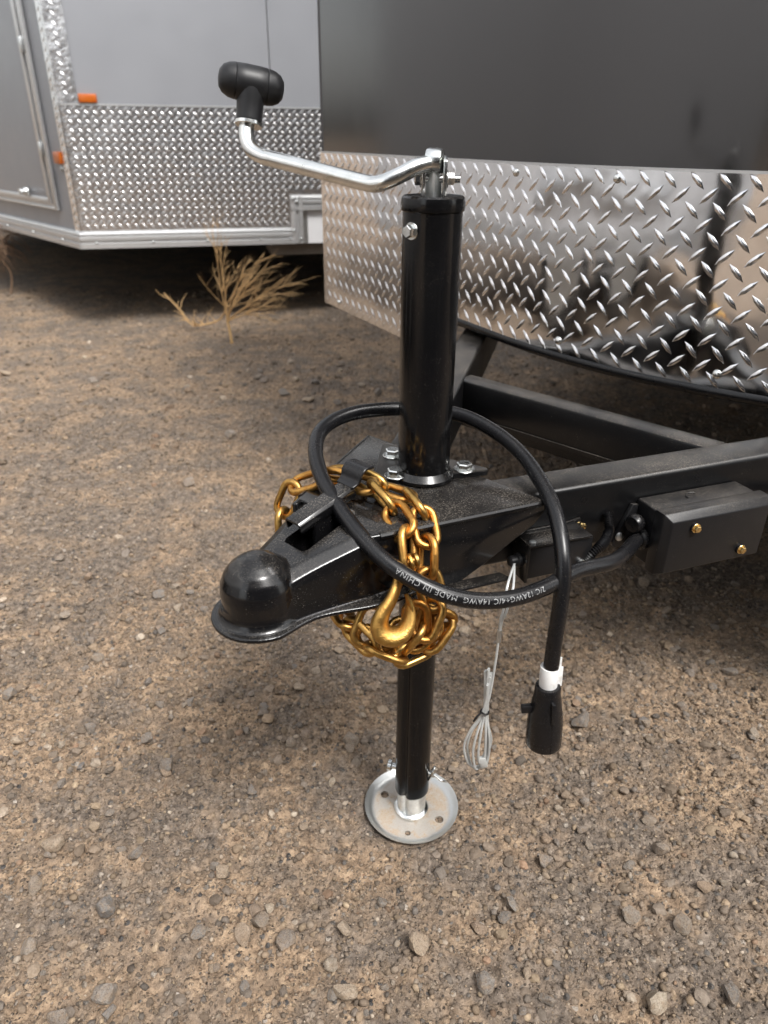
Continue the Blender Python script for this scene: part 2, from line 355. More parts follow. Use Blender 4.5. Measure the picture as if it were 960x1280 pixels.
def scatter(name, N, size, yr, tmpl, sink=.25, seed=0, marg=.32, patch=0):
    r = np.random.RandomState(seed); tv, tf = tmpl; k = len(tv)
    y = np.sqrt(r.uniform(yr[0]**2, yr[1]**2, N*2)); x = r.uniform(-1, 1, N*2)*(marg+.62*y)
    keep = (np.hypot(x-JX, y-JY) > .0705)
    if patch: keep &= (vnoise(x*5, y*5, 31)+vnoise(x*13, y*13, 32)*.6 + r.uniform(-.35, .35, N*2) > -patch)
    x, y = x[keep][:N], y[keep][:N]; N = len(x)
    s = size[0]*(size[1]/size[0])**(r.uniform(0, 1, N)**1.7)*.5
    ax = np.stack([np.ones(N), r.uniform(.6, .95, N), r.uniform(.35, .75, N)], -1)*s[:, None]
    jit = r.uniform(.72, 1.2, (N, k, 1)); v = tv[None]*jit*ax[:, None]
    a, b = r.uniform(0, 6.283, N), r.normal(0, .22, N)
    v2 = np.stack([v[..., 0]*np.cos(b)[:, None]+v[..., 2]*np.sin(b)[:, None], v[..., 1], -v[..., 0]*np.sin(b)[:, None]+v[..., 2]*np.cos(b)[:, None]], -1)
    w = np.stack([v2[..., 0]*np.cos(a)[:, None]-v2[..., 1]*np.sin(a)[:, None]+x[:, None], v2[..., 0]*np.sin(a)[:, None]+v2[..., 1]*np.cos(a)[:, None]+y[:, None], v2[..., 2]+(hgt(x, y)+ax[:, 2]*(1-2*sink*r.uniform(.5, 1.7, N)))[:, None]], -1)
    F = (tf[None]+np.arange(N)[:, None, None]*k).reshape(-1, 3)
    me = bpy.data.meshes.new(name); np_mesh(me, w.reshape(-1, 3), F)
    mixd = r.uniform(.25, .8, (N, 1)); c = (TINTS[r.choice(len(TINTS), N, p=TW)]*(1-mixd)+np.array((.245, .182, .130))*mixd)*r.uniform(.62, 1.3, (N, 1))
    ca = me.attributes.new('tint', 'FLOAT_COLOR', 'POINT'); ca.data.foreach_set('color', np.concatenate([np.repeat(c, k, 0), np.ones((N*k, 1))], 1).astype(np.float32).ravel())
    o = newobj(name, me, 'pebble', ground, k > 12, 40); o['kind'] = 'stuff'; return o
scatter('gravel', 60000, (.0018, .0045), (.32, 1.5), OCT, .3, 1, patch=.35)
scatter('gravel', 29000, (.004, .009), (.32, 2.4), ICO1, .32, 2, patch=.2)
scatter('gravel', 7500, (.006, .014), (.32, 1.35), ICO1, .30, 5)
scatter('gravel', 800, (.011, .021), (.32, 1.35), ICO2, .20, 8)
scatter('gravel', 17000, (.008, .017), (1.1, 4.6), ICO1, .38, 3)
scatter('gravel', 1500, (.015, .032), (1.4, 4.6), ICO2, .42, 6)

# individual stones: the large ones seen in the foreground first, then a scatter
def stone_mesh(seed):
    r = np.random.RandomState(seed); v, f = ICO3; v = v.copy()
    for _ in range(11):                       # chip flat facets off the ball
        n = r.normal(size=3); n /= np.linalg.norm(n); d = r.uniform(.42, .8); q = v@n; v = v - np.clip(q-d, 0, None)[:, None]*n*.97
    v *= 1+r.normal(0, .014, (len(v), 1)); v /= np.abs(v).max()*.92; v *= np.array([1, r.uniform(.66, .9), r.uniform(.45, .7)])
    me = bpy.data.meshes.new('stone'); np_mesh(me, v, f); me.materials.append(M['stone'])
    me.polygons.foreach_set('use_smooth', [True]*len(me.polygons)); me.set_sharp_from_angle(angle=rad(28)); return me
SM = [stone_mesh(i) for i in range(12)]
def stone(x, y, d, rz, m, sink=.3):
    o = bpy.data.objects.new('stone', SM[m % 12]); COL.objects.link(o); o.parent = ground
    q = np.linspace(0, 2*np.pi, 9)[:-1]; z = float(hgt(x+d*.4*np.cos(q), y+d*.4*np.sin(q)).mean())
    o.location = (x, y, z+.0015+d*.28*(1-2*sink)); o.rotation_euler = (random.gauss(0, .15), random.gauss(0, .15), rz); o.scale = (d/2,)*3
random.seed(3)
BIG = [(-.31, .468, .024), (-.149, .552, .021), (.313, .466, .025), (-.449, .657, .026), (.045, .523, .026), (-.041, .468, .022), (.12, .482, .022), (-.343, .569, .023), (-.044, .543, .018), (-.113, .526, .021), (-.352, .444, .019), (.314, .565, .021), (.373, .552, .022), (.421, .604, .016), (-.447, .599, .019), (-.057, .503, .016), (-.165, .535, .02), (.155, .56, .015), (-.05, .86, .024), (-.33, .80, .022), (.06, 1.0, .026), (.28, .93, .034), (.33, .90, .03), (.245, .87, .024), (-.21, .62, .02), (.22, .64, .018), (.38, .66, .019), (-.42, .52, .018), (.19, .465, .016), (.40, .47, .02)]
for i, (x, y, d) in enumerate(BIG): stone(x, y, d*1.4, i*1.9, i, .06)
n = 0
while n < 270:
    y = math.sqrt(random.uniform(.36**2, (1.35 if n % 5 < 3 else 3.2)**2)); x = random.uniform(-1, 1)*(.1+.58*y)
    if math.hypot(x-JX, y-JY) < .1: continue
    d = random.uniform(.012, .020)*(.66+.5*y)*random.choice((.8, 1, 1, 1.4)); stone(x, y, min(d, .06), random.uniform(0, 6.28), random.randrange(12), random.uniform(.10, .36)); n += 1

# ------------------------------------------------------------------ the charcoal trailer
T = thing('cargo_trailer', 'charcoal cargo trailer with bright tread plate nose and black tongue frame', 'trailer', (JX, JY, 0), TH)
def lw(p):   # trailer frame -> world
    return (JX+p[0]*math.cos(TH)-p[1]*math.sin(TH), JY+p[0]*math.sin(TH)+p[1]*math.cos(TH), p[2])
def wl(p):   # world -> trailer frame
    x, y = p[0]-JX, p[1]-JY; return Vector((x*math.cos(TH)+y*math.sin(TH), -x*math.sin(TH)+y*math.cos(TH), p[2]))
# nose outline in plan: two flats meeting in a rounded nose
SL = rad(18.4); VC, UC, VT = 1.04, .775, .27
def nose_curve():
    tn = math.tan(SL); T_ = VT/math.cos(SL); Rr = T_/tn; uc = UC-tn*VC          # uc: where the flats would meet
    ucen = uc + Rr/math.cos(SL); pts = []
    for i in range(61): v = -VC+(VC-VT)*i/60; pts.append(Vector((UC-tn*(VC+v), v)))
    for i in range(1, 40): q = -SL+2*SL*i/40; pts.append(Vector((ucen-Rr*math.cos(q), Rr*math.sin(q))))
    for i in range(61): v = VT+(VC-VT)*i/60; pts.append(Vector((UC-tn*(VC-v), v)))
    return pts
NC = nose_curve()
NL = [0.0]
for i in range(1, len(NC)): NL.append(NL[-1]+(NC[i]-NC[i-1]).length)
def nose(t):
    t = max(0, min(NL[-1]-1e-6, t)); lo, hi = 0, len(NL)-1
    while hi-lo > 1:
        m = (lo+hi)//2
        if NL[m] <= t: lo = m
        else: hi = m
    q = (t-NL[lo])/(NL[hi]-NL[lo]); p = NC[lo].lerp(NC[hi], q); d = (NC[hi]-NC[lo]).normalized()
    return p, d, Vector((-d.y, d.x))          # point, tangent (towards +v), outward normal (towards -u)
ZT = .832
def zlow(v):
    a = abs(v); s = max(0, min(1, (a-.425)/.035)); s = s*s*(3-2*s); return .556*(1-s)+.466*s
def nose_strip(name, mat, z0f, z1f, off, thick, parent, nz=1, step=.012):
    ts = np.linspace(0, NL[-1], int(NL[-1]/step)); mb = MB(); k = (nz+1)*2; fs = []
    for t in ts:
        p, d, n = nose(t); z0, z1 = z0f(p.y), z1f(p.y)
        for o in (off, off-thick):
            for j in range(nz+1): mb.v.append((p.x+n.x*o, p.y+n.y*o, z0+(z1-z0)*j/nz))
    m = nz+1
    for i in range(len(ts)-1):
        a, b = i*k, (i+1)*k
        for j in range(nz): fs += [(a+j, b+j, b+j+1, a+j+1), (a+m+j+1, b+m+j+1, b+m+j, a+m+j)]
        fs += [(a+nz, b+nz, b+m+nz, a+m+nz), (a+m, b+m, b, a)]
    fs += [tuple(range(m))+tuple(range(2*m-1, m-1, -1))]; q = (len(ts)-1)*k; fs += [tuple(range(q+m-1, q-1, -1))+tuple(range(q+m, q+2*m))]
    mb.f = fs; return mb.build(name, mat, parent, ang=40)
nose_strip('front_panel', 'charcoal', lambda v: .562, lambda v: 2.35, -.004, .03, T, 1)
guard = nose_strip('stone_guard', 'tread', zlow, lambda v: ZT, 0, .0025, T, 8); guard['label'] = 'polished aluminium tread plate with raised diamond bars'
nose_strip('edge_trim', 'extr', lambda v: ZT-.001, lambda v: ZT+.0025, .0022, .005, guard)
def tread_bars(sheet, length, zlo, zhi, pitch, blen, bw, bh, name, mat, parent, z00=0.0):
    mb = MB(); p = pitch; ni = int(length/p)+1
    def lozenge(t, z, sgn):
        P0, tx, nrm = sheet(t); tz = Vector((0, 0, 1)); d = (tx+tz*sgn).normalized(); w = nrm.cross(d).normalized()
        c = P0+tz*z; L, Wd = blen/2, bw/2; e = nrm*bh; f_ = nrm*-.0006
        vs = [c-d*L+f_, c-d*L*.35-w*Wd+f_, c+d*L*.35-w*Wd+f_, c+d*L+f_, c+d*L*.35+w*Wd+f_, c-d*L*.35+w*Wd+f_,
              c-d*L*.55+e*.8, c+d*L*.55+e*.8, c-w*Wd*.2+e, c+w*Wd*.2+e]
        mb.add(vs, [(0, 1, 6), (1, 8, 6), (1, 2, 8), (2, 7, 8), (2, 3, 7), (3, 4, 7), (4, 9, 7), (4, 5, 9), (5, 6, 9), (5, 0, 6), (6, 8, 9), (8, 7, 9)])
    for i in range(ni):
        for h in (0, 1):
            t = (i+.5*h)*p
            if t > length-.012 or t < .012: continue
            lo, hi = zlo(t), zhi(t); j0 = int((lo-z00)/p)-1
            for j in range(j0, j0+int((hi-lo)/p)+4):
                z = z00+(j+.5*h)*p
                if lo+.008 < z < hi-.008: lozenge(t, z, 1 if h else -1)
    o = mb.build(name, mat, parent, ang=50); o['kind'] = 'stuff'; return o
def nose_sheet(t):
    p, d, n = nose(t); return Vector((p.x, p.y, 0)), Vector((d.x, d.y, 0)), Vector((n.x, n.y, 0))
tread_bars(nose_sheet, NL[-1], lambda t: zlow(nose(t)[0].y), lambda t: ZT, .0365, .0340, .0082, .0027, 'tread_bars', 'bar', guard)
# black rolled edge below the guard between the rails
pts = []
for t in np.linspace(0, NL[-1], 400):
    p, d, n = nose(t)
    if abs(p.y) < .455: pts.append((p.x-n.x*.006, p.y-n.y*.006, zlow(p.y)-.007))
MB().tube(pts, .0095, 12, up=(0, 0, 1)).build('rolled_edge', 'rubber', guard)
def vt(v):   # arclength for lateral v
    return min(range(len(NC)), key=lambda i: abs(NC[i].y-v))
for v, z in ((.275, .819), (.075, .819), (-.17, .819), (.56, .819), (.13, .575), (-.12, .575), (.95, .482)):
    p, d, n = nose(NL[vt(v)]); MB().lathe([(.0068, -.001), (.0066, .0012), (.0052, .003), (.0025, .0042), (.0006, .0045)], (p.x, p.y, z), (n.x, n.y, 0), 18).build('screw', 'zinc', guard)
# body behind the nose
body = [(p.x+.03, p.y) for p in NC[2:-2]]
mb = MB(); mb.prism([(NC[-1].x, VC-.004), (4.6, VC-.004), (4.6, VC-.034), (NC[-1].x, VC-.034)], .47, 2.35); mb.build('side_wall', 'charcoal', T)
mb = MB(); mb.prism([(NC[0].x, -VC+.004), (NC[0].x, -VC+.034), (4.6, -VC+.034), (4.6, -VC+.004)], .47, 2.35); mb.build('side_wall', 'charcoal', T)
MB().prism([(4.57, -VC+.04), (4.57, VC-.04), (4.6, VC-.04), (4.6, -VC+.04)], .5, 2.35).build('rear_wall', 'charcoal', T)
ring = [(p.x+.036, p.y*.96) for p in NC[::4]]
MB().prism(ring+[(4.56, VC*.955), (4.56, -VC*.955)], .572, .60).build('floor_deck', 'under', T)
MB().prism([(p.x-.01, p.y) for p in NC[::4]]+[(4.62, VC), (4.62, -VC)], 2.352, 2.38).build('roof', 'extr', T)
for s in (1, -1):   # axle wheels far behind under the floor
    for u in (2.6, 3.4):
        w = MB().lathe([(.10, -.09), (.30, -.095), (.335, -.07), (.335, .07), (.30, .095), (.10, .09)], (u, s*(VC+.12), .335), (0, 1, 0), 32).build('wheel', 'rubber', T)
        MB().lathe([(.03, .02), (.17, .03), (.19, .075), (.185, .092)], (u, s*(VC+.12), .335), (0, s, 0), 24).build('rim', 'zincdull', w)
# tongue frame
HA = rad(25.5); RD = Vector((math.cos(HA), -math.sin(HA), 0)); RN = Vector((-math.sin(HA), -math.cos(HA), 0)); R0 = Vector((.086, -.122, 0))
def rail_pt(s, n, z): q = R0+RD*s+RN*n; return Vector((q.x, q.y, z))
mb = MB(); mb.box(rail_pt(.52, -.025, .489), (.68, .025, .041), (RD, RN, Vector((0, 0, 1)))); mb.build('tongue_rail', 'black_flat', T, .006, 3)
HB = rad(30.0); RD2 = Vector((math.cos(HB), math.sin(HB), 0)); RN2 = Vector((-math.sin(HB), math.cos(HB), 0)); c = Vector((.086, .122, .489))+RD2*.52-RN2*.025
mb = MB(); mb.box(c, (.68, .025, .041), (RD2, RN2, Vector((0, 0, 1)))); mb.build('tongue_rail', 'black_flat', T, .006, 3)
mb = MB(); mb.box((.348, .012, .4885), (.019, .208, .038)); xm = mb.build('cross_member', 'black_flat', T, .004, 2)
MB().box((.3275, .012, .4695), (.0012, .20, .003)).build('seam_ridge', 'black_flat', xm)
for u in (.9, 1.5, 2.1, 2.7, 3.3): MB().box((u, 0, .53), (.025, .98, .036)).build('floor_joist', 'black_flat', T, .003)
for s in (1, -1): MB().box((2.75, s*.98, .515), (1.8, .025, .05)).build('chassis_beam', 'black_flat', T, .003)

# ---- coupler -----------------------------------------------------------
def outline(u): return .058+(u+.13)*.072/.175      # half width of the A-frame plate
cp = MB(); cp.prism([(-.135, -.055), (-.135, .055), (.045, .13), (.045, -.13)], .5285, .535)
coupler = cp.build('coupler', 'black', T, .0022, 2); coupler['label'] = 'black pressed steel ball coupler with domed socket'
for s in (1, -1):
    e0 = Vector((-.145, s*.052, 0)); e1 = Vector((.047, s*.1312, 0)); d = (e1-e0).normalized(); L = (e1-e0).length; nn = Vector((-d.y, d.x, 0))*s
    f = lambda a, b, c: tuple(e0+d*a+nn*c+Vector((0, 0, b)))
    MB().prism([(0, .534), (L-.003, .534), (L, .522), (L-.012, .508), (L-.075, .470), (L-.10, .4565), (0, .4565)], -.006, .0008, f).build('side_skirt', 'black', coupler, .0025, 3)
MB().tube([(-.128+.17*i/20, -(outline(-.128+.17*i/20)-.001), .5315) for i in range(21)], .004, 10).build('folded_edge', 'black', coupler)
MB().tube([(-.128+.17*i/20, (outline(-.128+.17*i/20)-.001), .5315) for i in range(21)], .004, 10).build('folded_edge', 'black', coupler)
# bottom flange of the skirts
fl = MB()
lipout = []
U0, RL = -.230, .0468
def lip_hw(u): # half width of the lip
    t = max(0, min(1, (u+.21)/.11)); t = t*t*(3-2*t); return .0445+.0385*t+.004*math.sin(math.pi*t)
poly = [(U0-RL*math.cos(q), RL*math.sin(q)) for q in np.linspace(-rad(75), rad(75), 25)]
us = np.linspace(-.212, -.085, 14)
up_ = [(u, lip_hw(u)) for u in us]; lo_ = [(u, -lip_hw(u)) for u in us[::-1]]
POLY = poly+up_+lo_
# nose: union of simple solids remeshed and smoothed into one pressing
def solid(mb, name='t'):
    me = mb.mesh(name); o = bpy.data.objects.new(name, me); COL.objects.link(o); return o
mb = MB()
mb.prism(POLY, .4635, .4685)
mb.lathe([(.002, .0368), (.010, .0354), (.018, .0318), (.0255, .0262), (.0314, .0186), (.0352, .0095), (.0364, 0), (.0356, -.009), (.0352, -.014), (.0366, -.020), (.0405, -.025), (.044, -.027), (.044, -.0285)], (U0, 0, .4935), None, 48)
secs = []
for u in np.linspace(-.236, -.088, 16):
    t = (u+.236)/.148; e = t*t*(3-2*t)
    hw_t = .0185+.031*e; hw_b = .0352+.0308*e; zt = .5085+.0265*min(1, t*1.35); secs.append((u, hw_t, hw_b, zt))
k = 10; nsec = len(secs); vs = []; fs = []
for (u, a, b, zt) in secs:
    m1 = (a+b)/2+.0035; z2 = .497+(zt-.508)*.55; q_ = .004*math.sin(math.pi*t); vs += [(u, -b-.002, .465), (u, -b+.001+q_, .482), (u, -b+.0025+q_, z2), (u, -m1, zt-.0065), (u, -a, zt), (u, a, zt), (u, m1, zt-.0065), (u, b-.0025-q_, z2), (u, b-.001-q_, .482), (u, b+.002, .465)]
for i in range(nsec-1):
    for j in range(k): fs.append((i*k+j, i*k+(j+1) % k, (i+1)*k+(j+1) % k, (i+1)*k+j))
fs += [tuple(range(k)), tuple((nsec-1)*k+j for j in range(k-1, -1, -1))]
mb.add(vs, fs)
no = solid(mb)
rm = no.modifiers.new('r', 'REMESH'); rm.mode = 'VOXEL'; rm.voxel_size = .0014; rm.use_smooth_shade = True
sm = no.modifiers.new('s', 'SMOOTH'); sm.factor = .5; sm.iterations = 3
cut = solid(MB().prism([(-.187, -.0125), (-.187, .0135), (-.182, .0165), (-.10, .0165), (-.10, -.0155), (-.182, -.0155)], .4815, .56))
bo = no.modifiers.new('b', 'BOOLEAN'); bo.operation = 'DIFFERENCE'; bo.object = cut; bo.solver = 'EXACT'
dg = bpy.context.evaluated_depsgraph_get(); nm = bpy.data.meshes.new_from_object(no.evaluated_get(dg))
bpy.data.objects.remove(no); bpy.data.objects.remove(cut); nm.name = 'socket'
newobj('socket', nm, 'black', coupler, True, 48)
# flange below the skirt, weld, stiffening dimple
MB().tube([(-.098, -.0725, .515), (-.098, -.0735, .49), (-.098, -.073, .468)], [.001, .0026, .001], 8).build('weld_bead', 'brass', coupler)
MB().prism([(-.10, -.086), (.0, -.128), (.0, -.112), (-.10, -.065)], .4555, .4585).build('bottom_flange', 'black', coupler, .001)
MB().prism([(-.10, .086), (-.10, .065), (.0, .112), (.0, .128)], .4555, .4585).build('bottom_flange', 'black', coupler, .001)
# latch lever: inverted channel rising to the rear with a curled handle
A0, A1 = Vector((-.181, .008, .543)), Vector((-.108, .008, .559)); d = (A1-A0).normalized(); up = Vector((0, 1, 0)).cross(d)*-1
if up.z < 0: up = -up
mb = MB(); f = lambda a, b, c: tuple(A0+d*c+Vector((0, 1, 0))*a+up*b)
hw, hh, tk = .0115, .012, .0028
prof = [(-hw, -hh), (-hw, -.003), (-hw+.003, 0), (hw-.003, 0), (hw, -.003), (hw, -hh), (hw-tk, -hh), (hw-tk, -tk), (-hw+tk, -tk), (-hw+tk, -hh)]
mb.prism(prof, 0, (A1-A0).length, f); lever = mb.build('latch_lever', 'black', coupler, .0007, 2)
hp = spline([A1-d*.004+up*-.001, A1+d*.005+up*.0015, A1+d*.010+up*.0085, A1+d*.017+up*.0115, A1+d*.027+up*.008], 5)
mb = MB(); vs = []; fs = []
for i, p in enumerate(hp):
    w_ = .0115+.003*min(1, i/8); q = (hp[min(i+1, len(hp)-1)]-hp[max(i-1, 0)]).normalized(); u_ = Vector((0, 1, 0)).cross(q); u_ = u_ if u_.z > 0 else -u_
    vs += [p+Vector((0, w_, 0))+u_*.0015, p-Vector((0, w_, 0))+u_*.0015, p-Vector((0, w_, 0))-u_*.0015, p+Vector((0, w_, 0))-u_*.0015]
for i in range(len(hp)-1):
    for j in range(4): fs.append((i*4+j, i*4+(j+1) % 4, i*4+4+(j+1) % 4, i*4+4+j))
fs += [(0, 1, 2, 3), tuple(range(len(vs)-1, len(vs)-5, -1))]
MB().add(vs, fs).build('lever_handle', 'rubber', coupler, .0006, 1)
MB().box((-.135, .001, .525), (.025, .0028, .018)).build('latch_tongue', 'black', coupler, .001)
MB().tube([(-.128, -.02, .541), (-.128, .02, .541)], .004, 12).build('pivot_pin', 'zincdull', coupler)
MB().box((-.146, 0, .482), (.04, .0145, .0015)).build('slot_floor', 'black', coupler)

# ---- jack ----------------------------------------------------------------
jt = MB().lathe([(.0285, .536), (.0285, .79), (.0285, .808)], n=56)
jack = jt.build('tongue_jack', 'tube', T); jack['label'] = 'black round tongue jack with crank handle and galvanised foot'
MB().lathe([(.029, .536), (.0345, .5365), (.0342, .540), (.0312, .5435), (.0288, .5465)], n=48).build('weld_collar', 'black', jack)
MB().lathe([(.0286, .8075), (.0298, .8085), (.0303, .811), (.0302, .816), (.0295, .8195), (.0275, .8212), (.0262, .8203), (.012, .820)], n=56).build('tube_cap', 'tube', jack)
# flange plate: rounded triangle
bolts = [(-.0325, .0125), (.034, -.0305), (.006, .0525)]
def round_tri(ps, r, n=8):
    cx = sum(p[0] for p in ps)/3; cy = sum(p[1] for p in ps)/3; out = []
    ps = sorted(ps, key=lambda p: math.atan2(p[1]-cy, p[0]-cx))
    for i in range(3):
        a, b, c = Vector(ps[i-1]), Vector(ps[i]), Vector(ps[(i+1) % 3])
        n1 = Vector(((b-a).y, -(b-a).x)).normalized(); n2 = Vector(((c-b).y, -(c-b).x)).normalized()
        a1, a2 = math.atan2(n1.y, n1.x), math.atan2(n2.y, n2.x)
        if a2 < a1: a2 += 2*math.pi
        out += [(b.x+r*math.cos(a1+(a2-a1)*j/n), b.y+r*math.sin(a1+(a2-a1)*j/n)) for j in range(n+1)]
    return out
MB().prism(round_tri([(-.048, .022), (.050, -.044), (.022, .078)], .006), .5352, .5412).build('mounting_flange', 'black_flat', jack, .001)
for b in bolts: MB().hexbolt((b[0], b[1], .5412), (0, 0, 1), .0088, .0085).build('bolt', 'zinc', jack)
MB().hexbolt((-.0282, .0005, .792), (-1, 0, 0), .0058, .0075).build('bolt', 'zinc', jack)
# lower leg with a pressed flute
def fluted(r, z0, z1, ang0, depth, width, n=72):
    vs = []; fs = []
    for z in (z0, z1):
        for k in range(n):
            q = 2*math.pi*k/n; dq = (q-ang0+math.pi) % (2*math.pi)-math.pi; rr = r-depth*math.exp(-(dq/width)**2); vs.append((rr*math.cos(q), rr*math.sin(q), z))
    fs = [(k, (k+1) % n, n+(k+1) % n, n+k) for k in range(n)]+[tuple(range(n-1, -1, -1)), tuple(range(n, 2*n))]
    return MB().add(vs, fs)
FLA = rad(238)-TH
fluted(.0240, .047, .53, FLA, .005, .16).build('drop_leg', 'tube', jack)
fluted(.0205, .004, .09, FLA, .0042, .18).build('inner_leg', 'zincdull', jack)
MB().lathe([(.0205, .0055), (.0252, .0056), (.0248, .008), (.0215, .0112), (.0205, .0115)], n=40).build('weld_ring', 'zinc', jack)
# dished foot with three holes
mb = MB(); NR = 96; rr_ = [.019, .03, .036, .042, .048, .052, .056, .060, .064, .0665, .0675, .0672, .066]; zz_ = [.0045, .0045, .0045, .0045, .0045, .0047, .0052, .0068, .0098, .0122, .0128, .0118, .0098]
vs = [(r*math.cos(2*math.pi*k/NR), r*math.sin(2*math.pi*k/NR), z) for r, z in zip(rr_, zz_) for k in range(NR)]; fs = []
holes = [(.0445*math.cos(q), .0445*math.sin(q)) for q in (rad(150)-TH, rad(-28)-TH, rad(262)-TH)]; HR = [.0062, .0062, .0042]
# finer hole-able plate through boolean
mb.add(vs, [(i*NR+k, i*NR+(k+1) % NR, (i+1)*NR+(k+1) % NR, (i+1)*NR+k) for i in range(len(rr_)-1) for k in range(NR)])
vb = [(r*math.cos(2*math.pi*k/NR), r*math.sin(2*math.pi*k/NR), z) for r, z in ((.064, .0075), (.058, .003), (.052, .0015), (.019, .0015)) for k in range(NR)]
base_i = len(mb.v); mb.v += vb; o_ = (len(rr_)-1)*NR
for k in range(NR):
    k2 = (k+1) % NR; mb.f.append((o_+k, o_+k2, base_i+k2, base_i+k))
    for i in range(3): mb.f.append((base_i+i*NR+k, base_i+i*NR+k2, base_i+(i+1)*NR+k2, base_i+(i+1)*NR+k))
    mb.f.append((base_i+3*NR+k, base_i+3*NR+k2, k2, k))
fo = solid(mb, 'f'); cmb = MB()
for (hx, hy), r in zip(holes, HR): cmb.lathe([(r, -.002), (r, .012)], (hx, hy, 0), None, 24)
co_ = solid(cmb, 'c'); bo = fo.modifiers.new('b', 'BOOLEAN'); bo.object = co_; bo.operation = 'DIFFERENCE'; bo.solver = 'EXACT'
dg = bpy.context.evaluated_depsgraph_get(); fm = bpy.data.meshes.new_from_object(fo.evaluated_get(dg)); bpy.data.objects.remove(fo); bpy.data.objects.remove(co_); fm.name = 'foot_plate'
newobj('foot_plate', fm, 'mudzinc', jack, True, 30)
# pull pin through the leg
q = rad(-15)-TH; pd = Vector((math.cos(q), math.sin(q), 0)); pz = Vector((0, 0, .080))
MB().tube([pz-pd*.029, pz+pd*.031], .0048, 14).build('pull_pin', 'zinc', jack)
MB().lathe([(.0055, 0), (.0085, .001), (.0085, .006), (.006, .008)], pz-pd*.029, -pd, 20).build('pin_head', 'zinc', jack)
side = Vector((-pd.y, pd.x, 0)); loop = [pz+pd*.0275+side*(.006*math.cos(a_))+Vector((0, 0, .0125*math.sin(a_)+.001))+pd*(.0035*math.sin(a_)) for a_ in np.linspace(0, 2*math.pi, 28)[:-1]]
MB().tube(loop, .0017, 8, closed=True).build('pin_clip', 'zinc', jack)
MB().tube(spline([pz+pd*.029, pz+pd*.034+Vector((0, 0, -.004)), pz+pd*.042+Vector((0, 0, -.009)), pz+pd*.050+Vector((0, 0, -.0085))], 5), .0016, 8).build('clip_tail', 'zinc', jack)
MB().hexbolt((.0, -.0235, .505), (.1, -1, 0), .006, .006).build('bolt', 'zinc', jack)
# crank head, arm and grip
MB().box((0, 0, .836), (.0058, .0052, .017)).build('screw_shaft', 'zincdull', jack, .001)
side = Vector((-math.sin(-TH), math.cos(-TH), 0)); rt = Vector((math.cos(-TH), math.sin(-TH), 0))   # rt: world +X in the trailer frame, side: world +Y
for s, h in ((-1, .033), (1, .033)):
    f = lambda a, b, c: tuple(rt*(s*.0098+c)+side*a+Vector((0, 0, .8215+b)))
    MB().prism([(-.0085, 0), (.0085, 0), (.009, .018), (.0075, .029), (0, h), (-.0075, .029), (-.009, .018)], -.0018, .0018, f).build('clevis_ear', 'zinc', jack, .0008)
MB().tube([rt*-.018+Vector((0, 0, .835)), rt*.024+Vector((0, 0, .835))], .0032, 12).build('clevis_bolt', 'zinc', jack)
MB().hexbolt(rt*.0118+Vector((0, 0, .835)), rt, .0055, .007).build('nut', 'zinc', jack)
MB().hexbolt(rt*-.0118+Vector((0, 0, .835)), -rt, .0055, .006).build('bolt', 'zinc', jack)
CR = [(0.0436, 0.7283, 0.8494), (0.0276, 0.7207, 0.8456), (0.0118, 0.7170, 0.8384), (-0.0012, 0.7175, 0.8330), (-0.0099, 0.7209, 0.8308), (-0.0210, 0.7259, 0.8318), (-0.0625, 0.7426, 0.8401), (-0.1055, 0.7607, 0.8486), (-0.1201, 0.7679, 0.8518), (-0.1299, 0.7741, 0.8571), (-0.1350, 0.7806, 0.8652), (-0.1358, 0.7849, 0.8734), (-0.1350, 0.7875, 0.8823)]
MB().tube(spline([wl(p) for p in CR], 7), .0072, 20).build('crank_arm', 'zinc', jack)
ey = wl((.0433, .7293, .8495))
MB().lathe([(.0045, -.007), (.0105, -.007), (.0112, -.005), (.0112, .005), (.0105, .007), (.0045, .007)], ey, wl((1.0433, .45, .8495))-ey, 28).build('crank_eye', 'zinc', jack)
g0, g1 = wl((-.1335, .7876, .8795)), wl((-.1300, .797, .913)); gx_ = (wl((-.1135, .805, .9093))-wl((-.1459, .7976, .9171))).normalized()
gz = (g1-g0).normalized(); gx_ = (gx_-gz*gx_.dot(gz)).normalized()
MB().lathe([(.0116, 0), (.0122, .0015), (.0122, .003), (.0129, .018), (.0150, .027), (.015, .032)], g0, gz, 32).build('grip_stem', 'rubber_grip', jack)
MB().lathe([(.0126, -.0025), (.0132, -.002), (.0132, .0008), (.012, .001)], g0, gz, 28).build('grip_washer', 'zinc', jack)
bc = g0+gz*.0345
pr = [(-.0335, .002), (-.0325, .008), (-.029, .0128), (-.023, .0158), (-.0165, .0170), (-.0158, .0163), (-.0148, .0170), (-.006, .0174), (.006, .0174), (.0148, .0170), (.0158, .0163), (.0165, .0170), (.023, .0158), (.029, .0128), (.0325, .008), (.0335, .002)]
MB().lathe([(r*.93, h*.93) for h, r in pr], bc, gx_, 36).build('crank_grip', 'rubber_grip', jack)

